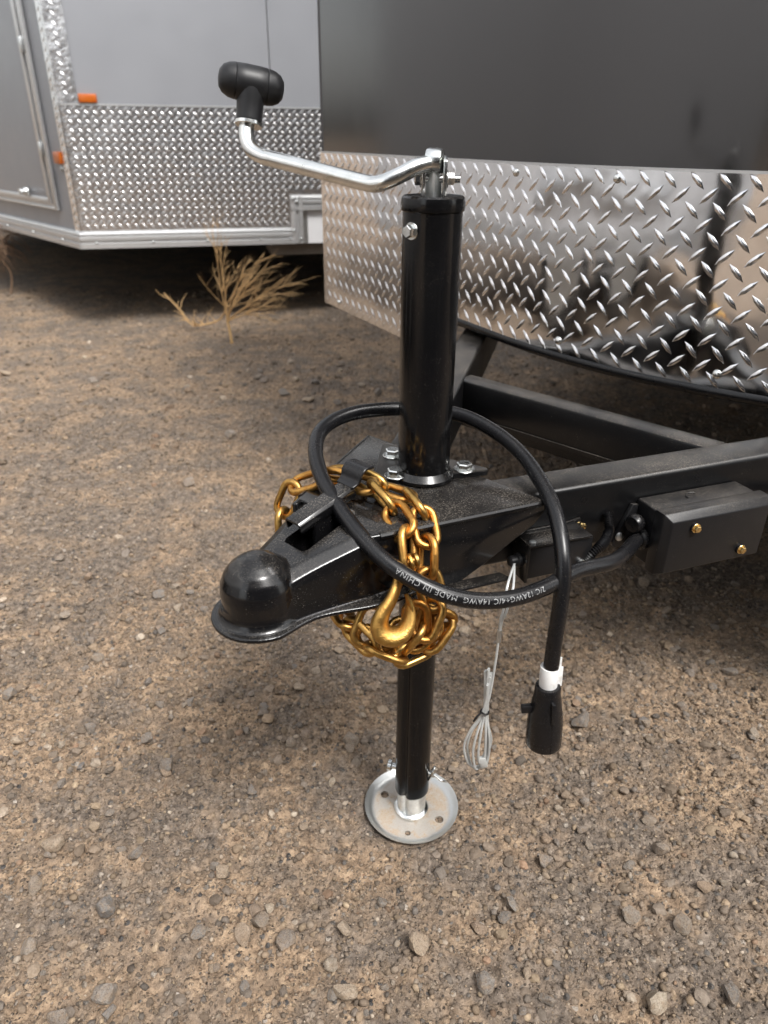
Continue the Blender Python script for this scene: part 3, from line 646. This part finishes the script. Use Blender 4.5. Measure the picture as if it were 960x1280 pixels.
# ---- junction box on the near rail ---------------------------------------
ZV = Vector((0, 0, 1)); RAX = (RD, RN, ZV)
def rf(a, b, c): return tuple(rail_pt(a, c, b))
jb = MB().prism([(.107, .432), (.250, .432), (.250, .503), (.107, .503)], .001, .038, rf).build('junction_box', 'plastic', T, .003, 3)
jb['label'] = 'black plastic wiring box with two brass lid screws'
lid = [(.104, .429), (.253, .429), (.253, .506), (.104, .506)]; li = [(.110, .434), (.247, .434), (.247, .4985), (.110, .4985)]
vs = [rf(a, b, .036) for a, b in lid]+[rf(a, b, .051) for a, b in lid]+[rf(a, b, .060) for a, b in li]
fs = [(3, 2, 1, 0)]+[(i, (i+1) % 4, 4+(i+1) % 4, 4+i) for i in range(4)]+[(4+i, 4+(i+1) % 4, 8+(i+1) % 4, 8+i) for i in range(4)]+[(8, 9, 10, 11)]
MB().add(vs, fs).build('lid', 'plastic', jb, .0015, 2)
for s, z in ((.141, .4885), (.217, .4465)):
    sc = MB(); sc.lathe([(.0062, 0), (.0062, .002), (.0045, .003)], rail_pt(s, .060, z), RN, 16); sc.build('washer', 'rubber', jb)
    MB().hexbolt(rail_pt(s, .0625, z), RN, .0042, .0045).build('screw', 'brass', jb)
MB().prism([(.078, .452), (.082, .444), (.106, .444), (.106, .497), (.098, .498)], .001, .007, rf).build('mounting_ear', 'plastic', jb, .001)
MB().lathe([(.0055, 0), (.0052, .002), (.003, .003), (.001, .0033)], rail_pt(.086, .007, .459), RN, 18).build('rivet', 'zincdull', jb)
MB().lathe([(.010, 0), (.011, .003), (.011, .008), (.009, .011)], rail_pt(.099, .018, .481), -RD+RN*.3, 24).build('grommet', 'rubber', jb)
MB().lathe([(.013, 0), (.013, .004), (.0105, .006)], rail_pt(.104, .024, .4625), -RD, 24).build('cable_gland', 'rubber', jb)
MB().lathe([(.012, 0), (.012, .008), (.0085, .012), (.0085, .03)], rail_pt(.252, .024, .478), RD, 20).build('cable_gland', 'rubber', jb)
MB().tube(spline([rail_pt(.27, .024, .478), rail_pt(.30, .024, .477), rail_pt(.34, .018, .47), rail_pt(.40, .012, .458), rail_pt(.55, .01, .455)], 8), .0075, 14).build('loom', 'rubber', jb)
cu = [rail_pt(.172+.011*math.cos(q), .022+.011*math.sin(q)*.9, .5036) for q in np.linspace(rad(180), rad(300), 12)]
MB().tube(cu, .0009, 6).build('moulded_mark', 'plastic', jb)

# ---- breakaway switch ----------------------------------------------------
bs = MB().prism([(-.050, .444), (.030, .444), (.030, .483), (-.050, .483)], .006, .032, rf).build('breakaway_switch', 'plastic', T, .0018, 2)
bs['label'] = 'small black breakaway switch on a folded bracket'
MB().prism([(-.068, .488), (.002, .488), (.030, .492), (.033, .486), (.033, .476), (-.068, .476)], .001, .0045, rf).build('bracket', 'black', bs, .0006)
MB().prism([(-.054, .442), (-.051, .442), (-.051, .4865), (-.054, .4865)], .0045, .035, rf).build('bracket', 'black', bs, .0005)
MB().prism([(-.054, .4845), (.026, .4845), (.026, .4865), (-.054, .4865)], .0045, .035, rf).build('bracket', 'black', bs, .0005)
MB().lathe([(.0045, 0), (.0045, .003), (.002, .004)], rail_pt(.018, .032, .452), RN, 12).build('rivet', 'zincdull', bs)
MB().lathe([(.004, 0), (.004, .002), (.002, .003)], rail_pt(-.045, .028, .4868), ZV, 12).build('rivet', 'zincdull', bs)
MB().lathe([(.008, 0), (.008, .004), (.0062, .0055), (.0062, .012), (.004, .014)], rail_pt(-.053, .020, .463), -RD, 20).build('plunger', 'rubber', bs)
MB().lathe([(.0045, 0), (.0045, .002), (.003, .003)], rail_pt(.033, .0055, .4815), RN, 12).build('rivet', 'brass', bs)
lm = resample(spline([rail_pt(.026, .030, .452), rail_pt(.031, .033, .462), rail_pt(.040, .032, .4675), rail_pt(.053, .024, .4695), rail_pt(.064, .014, .4745), rail_pt(.067, .006, .485), rail_pt(.067, .001, .490)], 12), .0011)
MB().tube(lm, [.0052+(.0009 if i % 2 else -.0007) for i in range(len(lm))], 14).build('corrugated_loom', 'rubber', bs, ang=25)

# ------------------------------------------------------------------ power cable
CB = [(0.2880, 0.6802, 0.4680), (0.2469, 0.6561, 0.4715), (0.1965, 0.6242, 0.4774), (0.1584, 0.5951, 0.4759), (0.1234, 0.5736, 0.4779), (0.0911, 0.5625, 0.4825), (0.0602, 0.5581, 0.4914), (0.0303, 0.5622, 0.5035), (0.0004, 0.5773, 0.5174), (-0.0228, 0.6011, 0.5304), (-0.0434, 0.6305, 0.5435), (-0.0615, 0.6651, 0.5558), (-0.0723, 0.6998, 0.5682), (-0.0731, 0.7334, 0.5784), (-0.0617, 0.7591, 0.5846), (-0.0376, 0.7832, 0.5874), (-0.0057, 0.7997, 0.5867), (0.0292, 0.8098, 0.5844), (0.0651, 0.8087, 0.5822), (0.0970, 0.7958, 0.5792), (0.1268, 0.7690, 0.5710), (0.1496, 0.7354, 0.5608), (0.1654, 0.6944, 0.5470), (0.1743, 0.6584, 0.5322), (0.1775, 0.6287, 0.5141), (0.1784, 0.6086, 0.4908), (0.1781, 0.5997, 0.4587), (0.1771, 0.5969, 0.4211), (0.1770, 0.5962, 0.3803), (0.1768, 0.5960, 0.3380)]
g_ = lw(rail_pt(.098, .024, .4625)); CB[0] = g_; CB.insert(0, lw(rail_pt(.106, .024, .4635)))
CBL = (.178, .596, .253)
PC = thing('power_cable', 'thick black trailer wiring cable looped round the jack with hanging plug', 'cable', CBL)
path = resample(spline(CB, 10), .003); CRAD = .0082
MB().tube(path, CRAD, 20, up=(0, 0, 1)).build('cable', 'rubber', PC, off=CBL)
# printed lettering wrapped on the cable
def lettering(text, path, s0, rad_, size, toward, parent, off):
    fc = bpy.data.curves.new('t', 'FONT'); fc.body = text; fc.size = size; fc.space_character = 1.12; fc.resolution_u = 2
    to = bpy.data.objects.new('t', fc); COL.objects.link(to); dg = bpy.context.evaluated_depsgraph_get(); me = bpy.data.meshes.new_from_object(to.evaluated_get(dg)); bpy.data.objects.remove(to)
    bm = bmesh.new(); bm.from_mesh(me); bmesh.ops.subdivide_edges(bm, edges=[e for e in bm.edges if e.calc_length() > .0012], cuts=2)
    L = [0]
    for i in range(1, len(path)): L.append(L[-1]+(path[i]-path[i-1]).length)
    for v in bm.verts:
        s = s0+v.co.x; i = max(1, min(len(L)-2, int(np.searchsorted(L, s)))); t = (s-L[i-1])/(L[i]-L[i-1]); p = path[i-1].lerp(path[i], t)
        tg = (path[i+1 if i+1 < len(path) else i]-path[i-1]).normalized(); c = (Vector(toward)-p).normalized(); c = (c-tg*c.dot(tg)).normalized()
        w = tg.cross(c)            # "up" of the lettering when seen from outside, reading along tg
        w = c.cross(tg); a_ = (v.co.y-size*.36)/rad_+.12
        v.co = p+(c*math.cos(a_)+w*math.sin(a_))*(rad_+.00025)-Vector(off)
    bm.to_mesh(me); bm.free(); me.name = 'printed_lettering'; return newobj('printed_lettering', me, 'print', parent, False)
lettering('2/C 12AWG+4/C 14AWG  MADE IN CHINA', path, .203, CRAD, .0074, (0, 0, .87), PC, CBL)
pb = Vector((.1768, .596, .348)); pdn = Vector((.04, -.03, -1)).normalized()
lab = MB().lathe([(CRAD+.0012, -.002), (CRAD+.0015, -.001), (CRAD+.0015, .026), (CRAD+.0012, .027)], pb-pdn*.0265, pdn, 28)
fx = Vector((1, .15, 0)).normalized(); lab.box(pb-pdn*.014+fx*(CRAD+.0035), (.0035, .0006, .0125), (fx, fx.cross(-pdn), -pdn)); lab.box(pb-pdn*.033+fx*(CRAD+.0028), (.002, .0006, .006), (fx, fx.cross(-pdn), -pdn))
lab.build('paper_label', 'paper', PC, off=CBL)
plug = MB().lathe([(.0105, -.004), (.0128, -.0035), (.0138, -.001), (.0138, .004), (.0150, .012), (.0178, .03), (.0192, .045), (.0196, .062), (.0196, .0755), (.0188, .0772), (.0165, .0772), (.016, .06)], pb, pdn, 44).build('plug', 'rubber', PC, off=CBL)
cd_ = Vector((0, -.83, .55)); fr = Vector((.22, -1, 0)).normalized()
MB().box(pb+pdn*.021+fr*.0165, (.0022, .0030, .0135), (fx, fr, -pdn)).build('plug_rib', 'rubber', PC, .0008, 2, off=CBL)
lf = Vector((-1, -.12, 0)).normalized()
MB().box(pb+pdn*.026+lf*.0215, (.0065, .0032, .0045), (lf, lf.cross(-pdn), -pdn)).build('plug_tab', 'rubber', PC, .0008, 2, off=CBL)
MB().tube([pb+pdn*(.035+.04*i/6)+fr*(.0185+.0009*min(1, i/4)) for i in range(7)], .0007, 6).build('mould_line', 'rubber', PC, off=CBL)

# ------------------------------------------------------------------ breakaway wire coil
WL = (.116, .611, .20)
BW = thing('breakaway_wire', 'thin silver breakaway wire hanging in a tied coil from black switch', 'wire', WL)
wp = [lw(rail_pt(-.060, .020, .463)), (0.1345, 0.6256, 0.4552), (0.1283, 0.6166, 0.4315), (0.1251, 0.6171, 0.4208), (0.1235, 0.6174, 0.3998), (0.1219, 0.6154, 0.3636), (0.1191, 0.6147, 0.3191), (0.1154, 0.6145, 0.2970)]
MB().tube(spline(wp, 8), .0014, 8).build('wire', 'wire', BW, off=WL)
wp2 = [Vector(wp[0])+Vector((.002, .002, 0)), Vector(wp[1])+Vector((-.006, 0, .004)), Vector(wp[2])+Vector((-.003, .002, 0)), Vector(wp[3])+Vector((-.002, 0, 0)), Vector(wp[4])]
MB().tube(spline(wp2, 8), .0014, 8).build('wire', 'wire', BW, off=WL)
MB().tube([(.1236, .6174, .408), (.1233, .6174, .392)], .0026, 10, flat=.7).build('crimp', 'zincdull', BW, off=WL)
random.seed(11); tie = Vector((.1152, .6145, .2965))
for i in range(6):
    dx = (-.020, -.016, -.010, -.004, .004, .009)[i]; dy = random.uniform(-.006, .006); b = random.uniform(-.004, .003)+(-.004 if i < 3 else 0); tp = tie+Vector((random.uniform(-.004, .003), random.uniform(-.003, .003), random.uniform(.035, .065)))
    P = [tp, tie+Vector((-.002+.0008*i, .001*(i % 3), 0)), tie+Vector((dx*.75, dy, -.030)), tie+Vector((dx, dy*1.2, -.055)), tie+Vector((dx*.7+.001, dy, -.076+b)), tie+Vector((.002+dx*.3, 0, -.082+b)), tie+Vector((.006+dx*.1, -dy, -.072+b)), tie+Vector((.007+.0009*i, -dy, -.048)), tie+Vector((.003+.0006*i, -dy*.5, -.022)), tie+Vector((.001+.0005*i, .001, 0)), tp+Vector((.001, .001, .001))]
    MB().tube(spline(P, 8), .0014, 8).build('wire_loop', 'wire', BW, off=WL)
MB().tube([tie+Vector((.0045*math.cos(q), .0045*math.sin(q), .0006*math.sin(2*q))) for q in np.linspace(0, 2*math.pi, 20)[:-1]], .0012, 6, closed=True).build('wire_tie', 'rubber', BW, off=WL)
MB().tube(spline([tie+Vector((-.004, -.002, 0)), tie+Vector((-.009, -.004, -.004)), tie+Vector((-.0125, -.005, -.0105))], 4), .0011, 6).build('tie_tail', 'rubber', BW, off=WL)
MB().box(tie+Vector((.003, -.004, -.0735)), (.0042, .0028, .0075), (Vector((.96, 0, .26)), Vector((0, 1, 0)), Vector((-.26, 0, .96)))).build('crimp', 'wire', BW, .0012, 2, off=WL)

# ------------------------------------------------------------------ safety chains
def link_mesh(L=.0500, Wd=.0300, d=.0080, n=10):
    hs = (L-Wd)/2; R = (Wd-d)/2; P = []
    for q in np.linspace(-90, 90, 9): P.append((hs+R*math.cos(rad(q)), R*math.sin(rad(q)), 0))
    P.append((0, R, 0))
    for q in np.linspace(90, 270, 9): P.append((-hs+R*math.cos(rad(q)), R*math.sin(rad(q)), 0))
    P.append((0, -R, 0))
    mb = MB().tube(P, [d/2*(1.07 if i == 9 else 1) for i in range(len(P))], n, closed=True, up=(0, 0, 1)); me = mb.mesh('link'); me.materials.append(M['gold'])
    me.polygons.foreach_set('use_smooth', [True]*len(me.polygons)); return me
LM = link_mesh()
def chain(parent, base, P, roll0, jit=.25, seed=1):
    rnd = random.Random(seed); path = spline(P, 10); pitch = .0500-2*.0080-.0012; pts = resample(path, pitch); n = 0
    for i in range(len(pts)-1):
        a, b = pts[i], pts[i+1]; t = (b-a).normalized(); up = Vector((0, 0, 1)) if abs(t.z) < .85 else Vector((.7, -.7, 0))
        s_ = up.cross(t).normalized(); u_ = t.cross(s_); r = roll0+(i % 2)*math.pi/2+rnd.uniform(-jit, jit); y = s_*math.cos(r)+u_*math.sin(r); z = t.cross(y)
        o = bpy.data.objects.new('link', LM); COL.objects.link(o); o.parent = parent; c = (a+b)/2-Vector(base)
        o.matrix_local = Matrix(((t.x, y.x, z.x, c.x), (t.y, y.y, z.y, c.y), (t.z, y.z, z.z, c.z), (0, 0, 0, 1)))
CA = lw((-.12, -.085, .45)); c1 = thing('safety_chain', 'gold steel safety chain draped over the coupler latch, with big hook', 'chain', CA, 0, 'gold safety chains')
PA = [(-.130, .088, .466), (-.128, .093, .486), (-.122, .094, .512), (-.112, .083, .535), (-.100, .06, .545), (-.0935, .035, .5495), (-.090, .012, .555), (-.088, -.008, .553), (-.0905, -.030, .546), (-.098, -.052, .540), (-.106, -.0735, .533), (-.112, -.084, .518), (-.1165, -.0865, .505)]
chain(c1, CA, [Vector(lw(p)) for p in PA], .5, .25, 4)
CBB = lw((-.10, -.10, .42)); c2 = thing('safety_chain', 'gold steel safety chain bunched under the coupler beside the jack leg', 'chain', CBB, 0, 'gold safety chains')
PB = [(-.088, .055, .549), (-.080, .026, .553), (-.0735, -.004, .546), (-.064, -.027, .544), (-.0665, -.048, .5425), (-.079, -.0705, .540), (-.089, -.0845, .526), (-.097, -.0915, .5065), (-.102, -.098, .486), (-.1010, -.107, .466), (-.105, -.1115, .449), (-.117, -.106, .437), (-.112, -.092, .440), (-.096, -.093, .446), (-.080, -.104, .4430), (-.086, -.108, .428), (-.1045, -.104, .4135), (-.125, -.0965, .4085), (-.141, -.088, .4095), (-.151, -.0735, .418), (-.1555, -.0575, .429), (-.1545, -.040, .4335), (-.148, -.024, .432), (-.138, -.008, .430), (-.12, .01, .432)]
chain(c2, CBB, [Vector(lw(p)) for p in PB], .2, .35, 9)
PE = [(-.140, -.060, .447), (-.150, -.052, .436), (-.150, -.066, .424), (-.140, -.082, .418), (-.128, -.088, .424), (-.118, -.080, .430)]
chain(c2, CBB, [Vector(lw(p)) for p in PE], .3, .5, 15)
PD = [(-.118, -.098, .463), (-.113, -.104, .446), (-.122, -.100, .430), (-.132, -.092, .424), (-.118, -.094, .420), (-.104, -.099, .424), (-.094, -.104, .434)]
chain(c2, CBB, [Vector(lw(p)) for p in PD], .9, .5, 12)
# clevis hook on the first chain (world points)
HKC = Vector((.0155, .577, .500))
hk = [(.0165, .579, .5050), (.0125, .5705, .4930), (.0065, .5615, .4805), (-.0015, .5550, .4690), (-.0050, .5512, .4580), (-.0020, .5487, .4490), (.0075, .5483, .4445), (.0180, .5510, .4470), (.0245, .5560, .4555), (.0265, .5605, .4660), (.0255, .5640, .4760), (.0235, .566, .4815)]
hr = [.0088, .0074, .0086, .0106, .0124, .0133, .0130, .0116, .0094, .0072, .0050, .0026]
hk = [tuple(HKC+(Vector(p)-HKC)*.92) for p in hk]; hr = [r*.9 for r in hr]
hpts = spline(hk, 6); hrs = [float(np.interp(i/6, range(len(hr)), hr)) for i in range(len(hpts))]
vdir = Vector((.01, -.83, .55)).normalized()
hook = MB().tube(hpts, hrs, 18, flat=.72, up=None).build('hook', 'goldhook', c1, off=CA)
for sx in (-1, 1):
    ctr = Vector((.0175, .5815, .510))+Vector((.9, .3, .2)).normalized()*.0085*sx
    MB().lathe([(.0072, -.002), (.0082, -.001), (.0082, .001), (.0072, .002)], ctr, (.9, .3, .2), 22).build('clevis_ear', 'goldhook', c1, off=CA)
ctr = Vector((.0175, .5815, .510)); ax = Vector((.9, .3, .2)).normalized()
MB().tube([ctr-ax*.013, ctr+ax*.015], .0036, 14).build('clevis_pin', 'gold', c1, off=CA)
MB().lathe([(.006, 0), (.0072, .001), (.0066, .0035), (.0035, .0052), (.001, .0055)], ctr+ax*.0125, ax, 20).build('pin_head', 'gold', c1, off=CA)
lt = Vector((.012, .0, 0))
MB().tube(spline([(.0215, .5640, .4885), (.0255, .5610, .478), (.0275, .5585, .468)], 5), .0028, 8, flat=.5).build('safety_latch', 'gold', c1, off=CA)

# ------------------------------------------------------------------ the silver trailer behind
P0 = Vector((-1.45, 3.65, 0)); AR, AL = rad(15), rad(133)
WR = Vector((math.cos(AR), math.sin(AR), 0)); NR_ = Vector((math.sin(AR), -math.cos(AR), 0)); WLd = Vector((math.cos(AL), math.sin(AL), 0)); NL_ = Vector((-math.sin(AL), math.cos(AL), 0))
ST = thing('cargo_trailer', 'silver grey cargo trailer with tread plate corner, side door and amber lights', 'trailer', P0)
fR = lambda s, z, n: tuple(WR*s+NR_*n+ZV*z); fL = lambda s, z, n: tuple(WLd*s+NL_*n+ZV*z)
def rect(f, a0, a1, b0, b1, n0, n1): return MB().prism([(a0, b0), (a1, b0), (a1, b1), (a0, b1)], n0, n1, f)
rect(fR, .0, .935, .44, 2.7, -.04, -.001).build('front_panel', 'silver', ST)
rect(fR, .939, 2.1, .54, 2.7, -.04, -.001).build('front_panel', 'silver', ST)
rect(fL, .02, 3.4, .40, 2.7, -.04, -.001).build('side_panel', 'silver', ST)
E2 = P0+WR*2.1; E3 = P0+WLd*3.4
bp = [(0, 0), tuple((WR*2.1)[:2]), (2.2, 5.2), (-2.4, 6.4), tuple((WLd*3.4)[:2])]
ins = [(x*.97+(.0), y*.97+.06) for x, y in bp]
MB().prism(ins, .41, .46).build('floor_deck', 'under', ST); MB().prism(ins, 2.66, 2.72).build('roof', 'silver', ST)
MB().prism([ins[1], ins[2], (ins[2][0]-.04, ins[2][1]), (ins[1][0]-.04, ins[1][1])], .2, 2.66).build('side_panel', 'silver', ST)
MB().prism([ins[2], ins[3], (ins[3][0], ins[3][1]-.04), (ins[2][0], ins[2][1]-.04)], .12, 2.66).build('rear_panel', 'silver', ST)
MB().prism([ins[3], ins[4], (ins[4][0]+.04, ins[4][1]), (ins[3][0]+.04, ins[3][1])], .2, 2.66).build('side_panel', 'silver', ST)
gz = rect(fR, .0, 1.0, .45, .982, 0, .003).build('stone_guard', 'tread_far', ST)
rect(fR, 1.0, 2.0, .60, .982, 0, .003).build('stone_guard', 'tread_far', ST)
rect(fR, .0, 2.0, .979, .986, 0, .008).build('edge_trim', 'extr', gz)
tread_bars(lambda t: (WR*t+NR_*.003, WR, NR_), 2.0, lambda t: .455 if t < 1.0 else .63, lambda t: .98, .0365, .033, .0080, .0026, 'tread_bars', 'bar_far', gz)
ct = rect(fR, -.002, .078, .987, 2.7, .002, .006).build('corner_trim', 'tread_far', ST)
rect(fL, -.002, .062, .45, 2.7, .002, .006).build('corner_trim', 'tread_far', ST)
tread_bars(lambda t: (WR*(t+.0)+NR_*.006, WR, NR_), .078, lambda t: .985, lambda t: 1.7, .0365, .033, .0080, .0026, 'tread_bars', 'bar_far', ct, .0)
tread_bars(lambda t: (WLd*(t+.0)+NL_*.006, WLd, NL_), .062, lambda t: .46, lambda t: 1.7, .0365, .033, .0080, .0026, 'tread_bars', 'bar_far', ct, .02)
def rail(f, a0, a1, z0, z1, n0=.0):
    h = z1-z0; o = MB().prism([(z0, -.01), (z0, .022), (z0+h*.3, .022), (z0+h*.34, .012), (z0+h*.46, .012), (z0+h*.5, .020), (z0+h*.68, .020), (z0+h*.72, .011), (z0+h*.82, .011), (z0+h*.86, .017), (z1, .014), (z1, -.01)], a0, a1, lambda z, n, s: f(s, z, n+n0+.004)); return o.build('bottom_rail', 'extr', ST, ang=25)
b1 = rail(fR, -.012, 1.01, .378, .452); b2 = rail(fL, -.012, 3.4, .378, .452); rail(fR, 1.0, 2.1, .535, .602)
MB().prism([(1.0, -.01), (1.0, .016), (1.012, .020), (1.022, .020), (1.026, .012), (1.038, .012), (1.042, .022), (1.058, .022), (1.058, -.01)], .378, .60, lambda s, n, z: fR(s, z, n+.0045)).build('step_rail', 'extr', ST, ang=25)
rect(fR, 1.085, 1.6, .376, .532, -.01, .004).build('white_panel', 'white', ST)
rect(fR, 1.059, 1.084, .376, .534, -.012, -.002).build('joint_strip', 'zincdull', ST)
rect(fR, .9, 2.1, .315, .372, -.3, -.05).build('cross_beam', 'steelbrown', ST)
for s in (.06, .32, .58, .84, .99): MB().lathe([(.008, 0), (.007, .003), (.003, .005)], fR(s, .402, .024), NR_, 12).build('rivet', 'zincdull', b1)
for s, z in ((1.01, .44), (1.03, .575), (1.012, .59), (1.045, .40)): MB().lathe([(.008, 0), (.007, .003), (.003, .005)], fR(s, z, .026), NR_, 12).build('rivet', 'zincdull', b1)
for s in (.2, .6, 1.0): MB().lathe([(.008, 0), (.007, .003), (.003, .005)], fL(s, .402, .024), NL_, 12).build('rivet', 'zincdull', b2)
rect(fR, .084, .160, .990, 1.024, .0, .016).build('marker_light', 'amber', ST, .002)
rect(fL, .072, .150, .742, .792, .0, .016).build('marker_light', 'amber', ST, .002)
MB().lathe([(.014, 0), (.013, .005), (.006, .009)], fL(.100, .721, 0), NL_, 16).build('screw', 'zincdull', ST)
door = rect(fL, .31, 1.3, .56, 2.4, .002, .010).build('side_door', 'silver', ST)
for (a0, a1, b0_, b1_) in ((.215, .245, .532, 2.42), (.252, .275, .545, 2.42), (.285, .318, .56, 2.42)): rect(fL, a0, a1, b0_, b1_, .002, .018 if a0 != .252 else .011).build('door_frame', 'extr', door, .003)
rect(fL, .2455, 1.35, .532, .546, .002, .016).build('door_frame', 'extr', door, .002); rect(fL, .3185, 1.35, .560, .585, .011, .019).build('door_frame', 'extr', door, .003); rect(fL, .276, 1.35, .5475, .5585, .002, .010).build('door_frame', 'extr', door)
MB().lathe([(.022, 0), (.022, .012), (.01, .03), (.016, .034), (.016, .042)], fL(.575, .60, .019), NL_, 18).build('door_holder', 'zincdull', door)
for z in (.8, 1.22): MB().box(fL(.262, z, .02), (.012, .01, .03), (WLd, NL_, ZV)).build('hinge', 'zincdull', door, .002)

# ------------------------------------------------------------------ trailers across the yard, seen in the polished plate
def lot_trailer(label, loc, rz, w, l, col, z0=.42):
    t = thing('cargo_trailer', label, 'trailer', loc, rz)
    MB().box((0, 0, (z0+2.5)/2), (l/2, w/2, (2.5-z0)/2)).build('body', col, t, .03, 2)
    MB().box((0, -w/2-.006, z0+.05), (l/2-.05, .006, .05)).build('bottom_rail', 'extr', t)
    MB().box((0, w/2+.006, z0+.05), (l/2-.05, .006, .05)).build('bottom_rail', 'extr', t)
    MB().box((0, 0, 2.52), (l/2-.03, w/2-.03, .018)).build('roof', 'extr', t, .01)
    for s in (-1, 1):
        for u in (-.45, .45):
            q = MB().lathe([(.08, -.09), (.29, -.09), (.33, -.06), (.33, .06), (.29, .09), (.08, .09)], (u, s*(w/2-.15), .33), (0, 1, 0), 28).build('wheel', 'rubber', t)
            MB().lathe([(.02, .05), (.16, .06), (.19, .095)], (u, s*(w/2-.15), .33), (0, s, 0), 20).build('rim', 'zincdull', q)
        MB().box((0, s*(w/2+.02), .72), (.95, .03, .025)).build('fender', 'extr', t, .01)
    return t
lot_trailer('white cargo trailer parked beside the door wall of the silver trailer', (-3.12, .95, 0), rad(88), 2.2, 4.4, 'white')
lot_trailer('plain charcoal cargo trailer facing the coupler from across the yard', (2.0, -2.36, 0), rad(3), 2.2, 6.2, 'charcoal', .33)

# ------------------------------------------------------------------ dry weeds
def weed(name, label, loc, seed, mat, h, lean, nmain, trunk, droop=0):
    rnd = random.Random(seed); t = thing(name, label, 'weed', loc)
    st = MB(); tw = MB(); base = Vector((0, 0, -.01)); top = Vector((lean*.0, 0, trunk))
    st.tube(spline([base, Vector((-.006, 0, trunk*.45)), Vector((-.012, 0, trunk*.8)), top+Vector((-.012, 0, 0))], 4), [.0075-.0002*i for i in range(13)], 8).build('stem', mat, t); o = top+Vector((-.012, 0, 0))
    def grow(p, d, L, r, lev):
        P = [p]; q = p.copy(); dd = d.copy(); n = 6
        for i in range(n):
            dd = (dd+Vector((rnd.gauss(.035, .07), rnd.gauss(0, .07), rnd.gauss(.0, .06)))).normalized(); q = q+dd*(L/n); P.append(q.copy())
        tw.tube(P, [r*(1-.75*i/n) for i in range(n+1)], 4)
        if lev:
            for k in range(rnd.randint(5, 8)):
                i = rnd.randint(1, n-1); dv = Vector((rnd.gauss(.15, .42), rnd.gauss(0, .42), rnd.gauss(.0, .36))); grow(P[i], (dd+dv).normalized(), L*rnd.uniform(.22, .55), r*.5, lev-1)
    for i in range(nmain):
        a_ = -.25+1.35*i/(nmain-1)
        grow(o-Vector((0, 0, rnd.uniform(0, trunk*.25))), Vector((math.sin(a_)*1.0+lean*.2, rnd.uniform(-.45, .45), math.cos(a_))).normalized(), h*rnd.uniform(.7, 1), .0036, 2)
    tw.build('twigs', mat, t)['kind'] = 'stuff'; return t
weed('tumbleweed', 'dry tan tumbleweed standing on a single stem in the gravel', (-.72, 3.36, 0), 5, 'dry', .40, .35, 9, .13)
def sprig(label, loc, seed, pts, mat, group=None):
    rnd = random.Random(seed); t = thing('dry_branch', label, 'branch', loc, 0, group); P = spline(pts, 5)
    MB().tube(P, [.005-.003*i/len(P) for i in range(len(P))], 6).build('stem', mat, t); tw = MB()
    for k in range(26):
        i = rnd.randint(2, len(P)-1); d = Vector((rnd.gauss(-.3, .5), rnd.gauss(0, .5), abs(rnd.gauss(.6, .4)))).normalized(); L = rnd.uniform(.04, .13); q = P[i].copy(); PP = [q.copy()]
        for j in range(4): d = (d+Vector((rnd.gauss(0, .2), rnd.gauss(0, .2), rnd.gauss(0, .15)))).normalized(); q = q+d*L/4; PP.append(q.copy())
        tw.tube(PP, [.0022-.0004*j for j in range(5)], 5)
    tw.build('twigs', mat, t)['kind'] = 'stuff'
sprig('broken tan branch lying beside the tumbleweed', (-.93, 3.62, 0), 8, [(.16, -.04, .13), (.10, 0, .05), (.0, .02, .018), (-.05, .03, .02), (-.10, .03, .09), (-.17, .04, .17)], 'dry')
rnd = random.Random(21); hw_ = thing('root_clump', 'brown dry root clump hanging below the silver trailer side', 'weed', (-2.27, 4.50, 0)); mb = MB()
for k in range(70):
    p = Vector((rnd.uniform(-.22, .10), rnd.uniform(-.1, .1), rnd.uniform(.22, .40))); d = Vector((rnd.uniform(-.2, .6), rnd.uniform(-.3, .3), rnd.uniform(-.7, .4))).normalized(); PP = [p.copy()]; L = rnd.uniform(.12, .26)
    for j in range(6): d = (d+Vector((rnd.gauss(0, .12), rnd.gauss(0, .12), -.22))).normalized(); p = p+d*L/6; p.z = max(p.z, .01); PP.append(p.copy())
    mb.tube(PP, [.0038-.0005*j for j in range(7)], 5)
mb.build('twigs', 'drybrown', hw_)['kind'] = 'stuff'
MB().tube(spline([(-.02, 0, -.01), (.0, .02, .12), (-.06, 0, .26), (-.05, 0, .38)], 4), .006, 7).build('stem', 'drybrown', hw_)
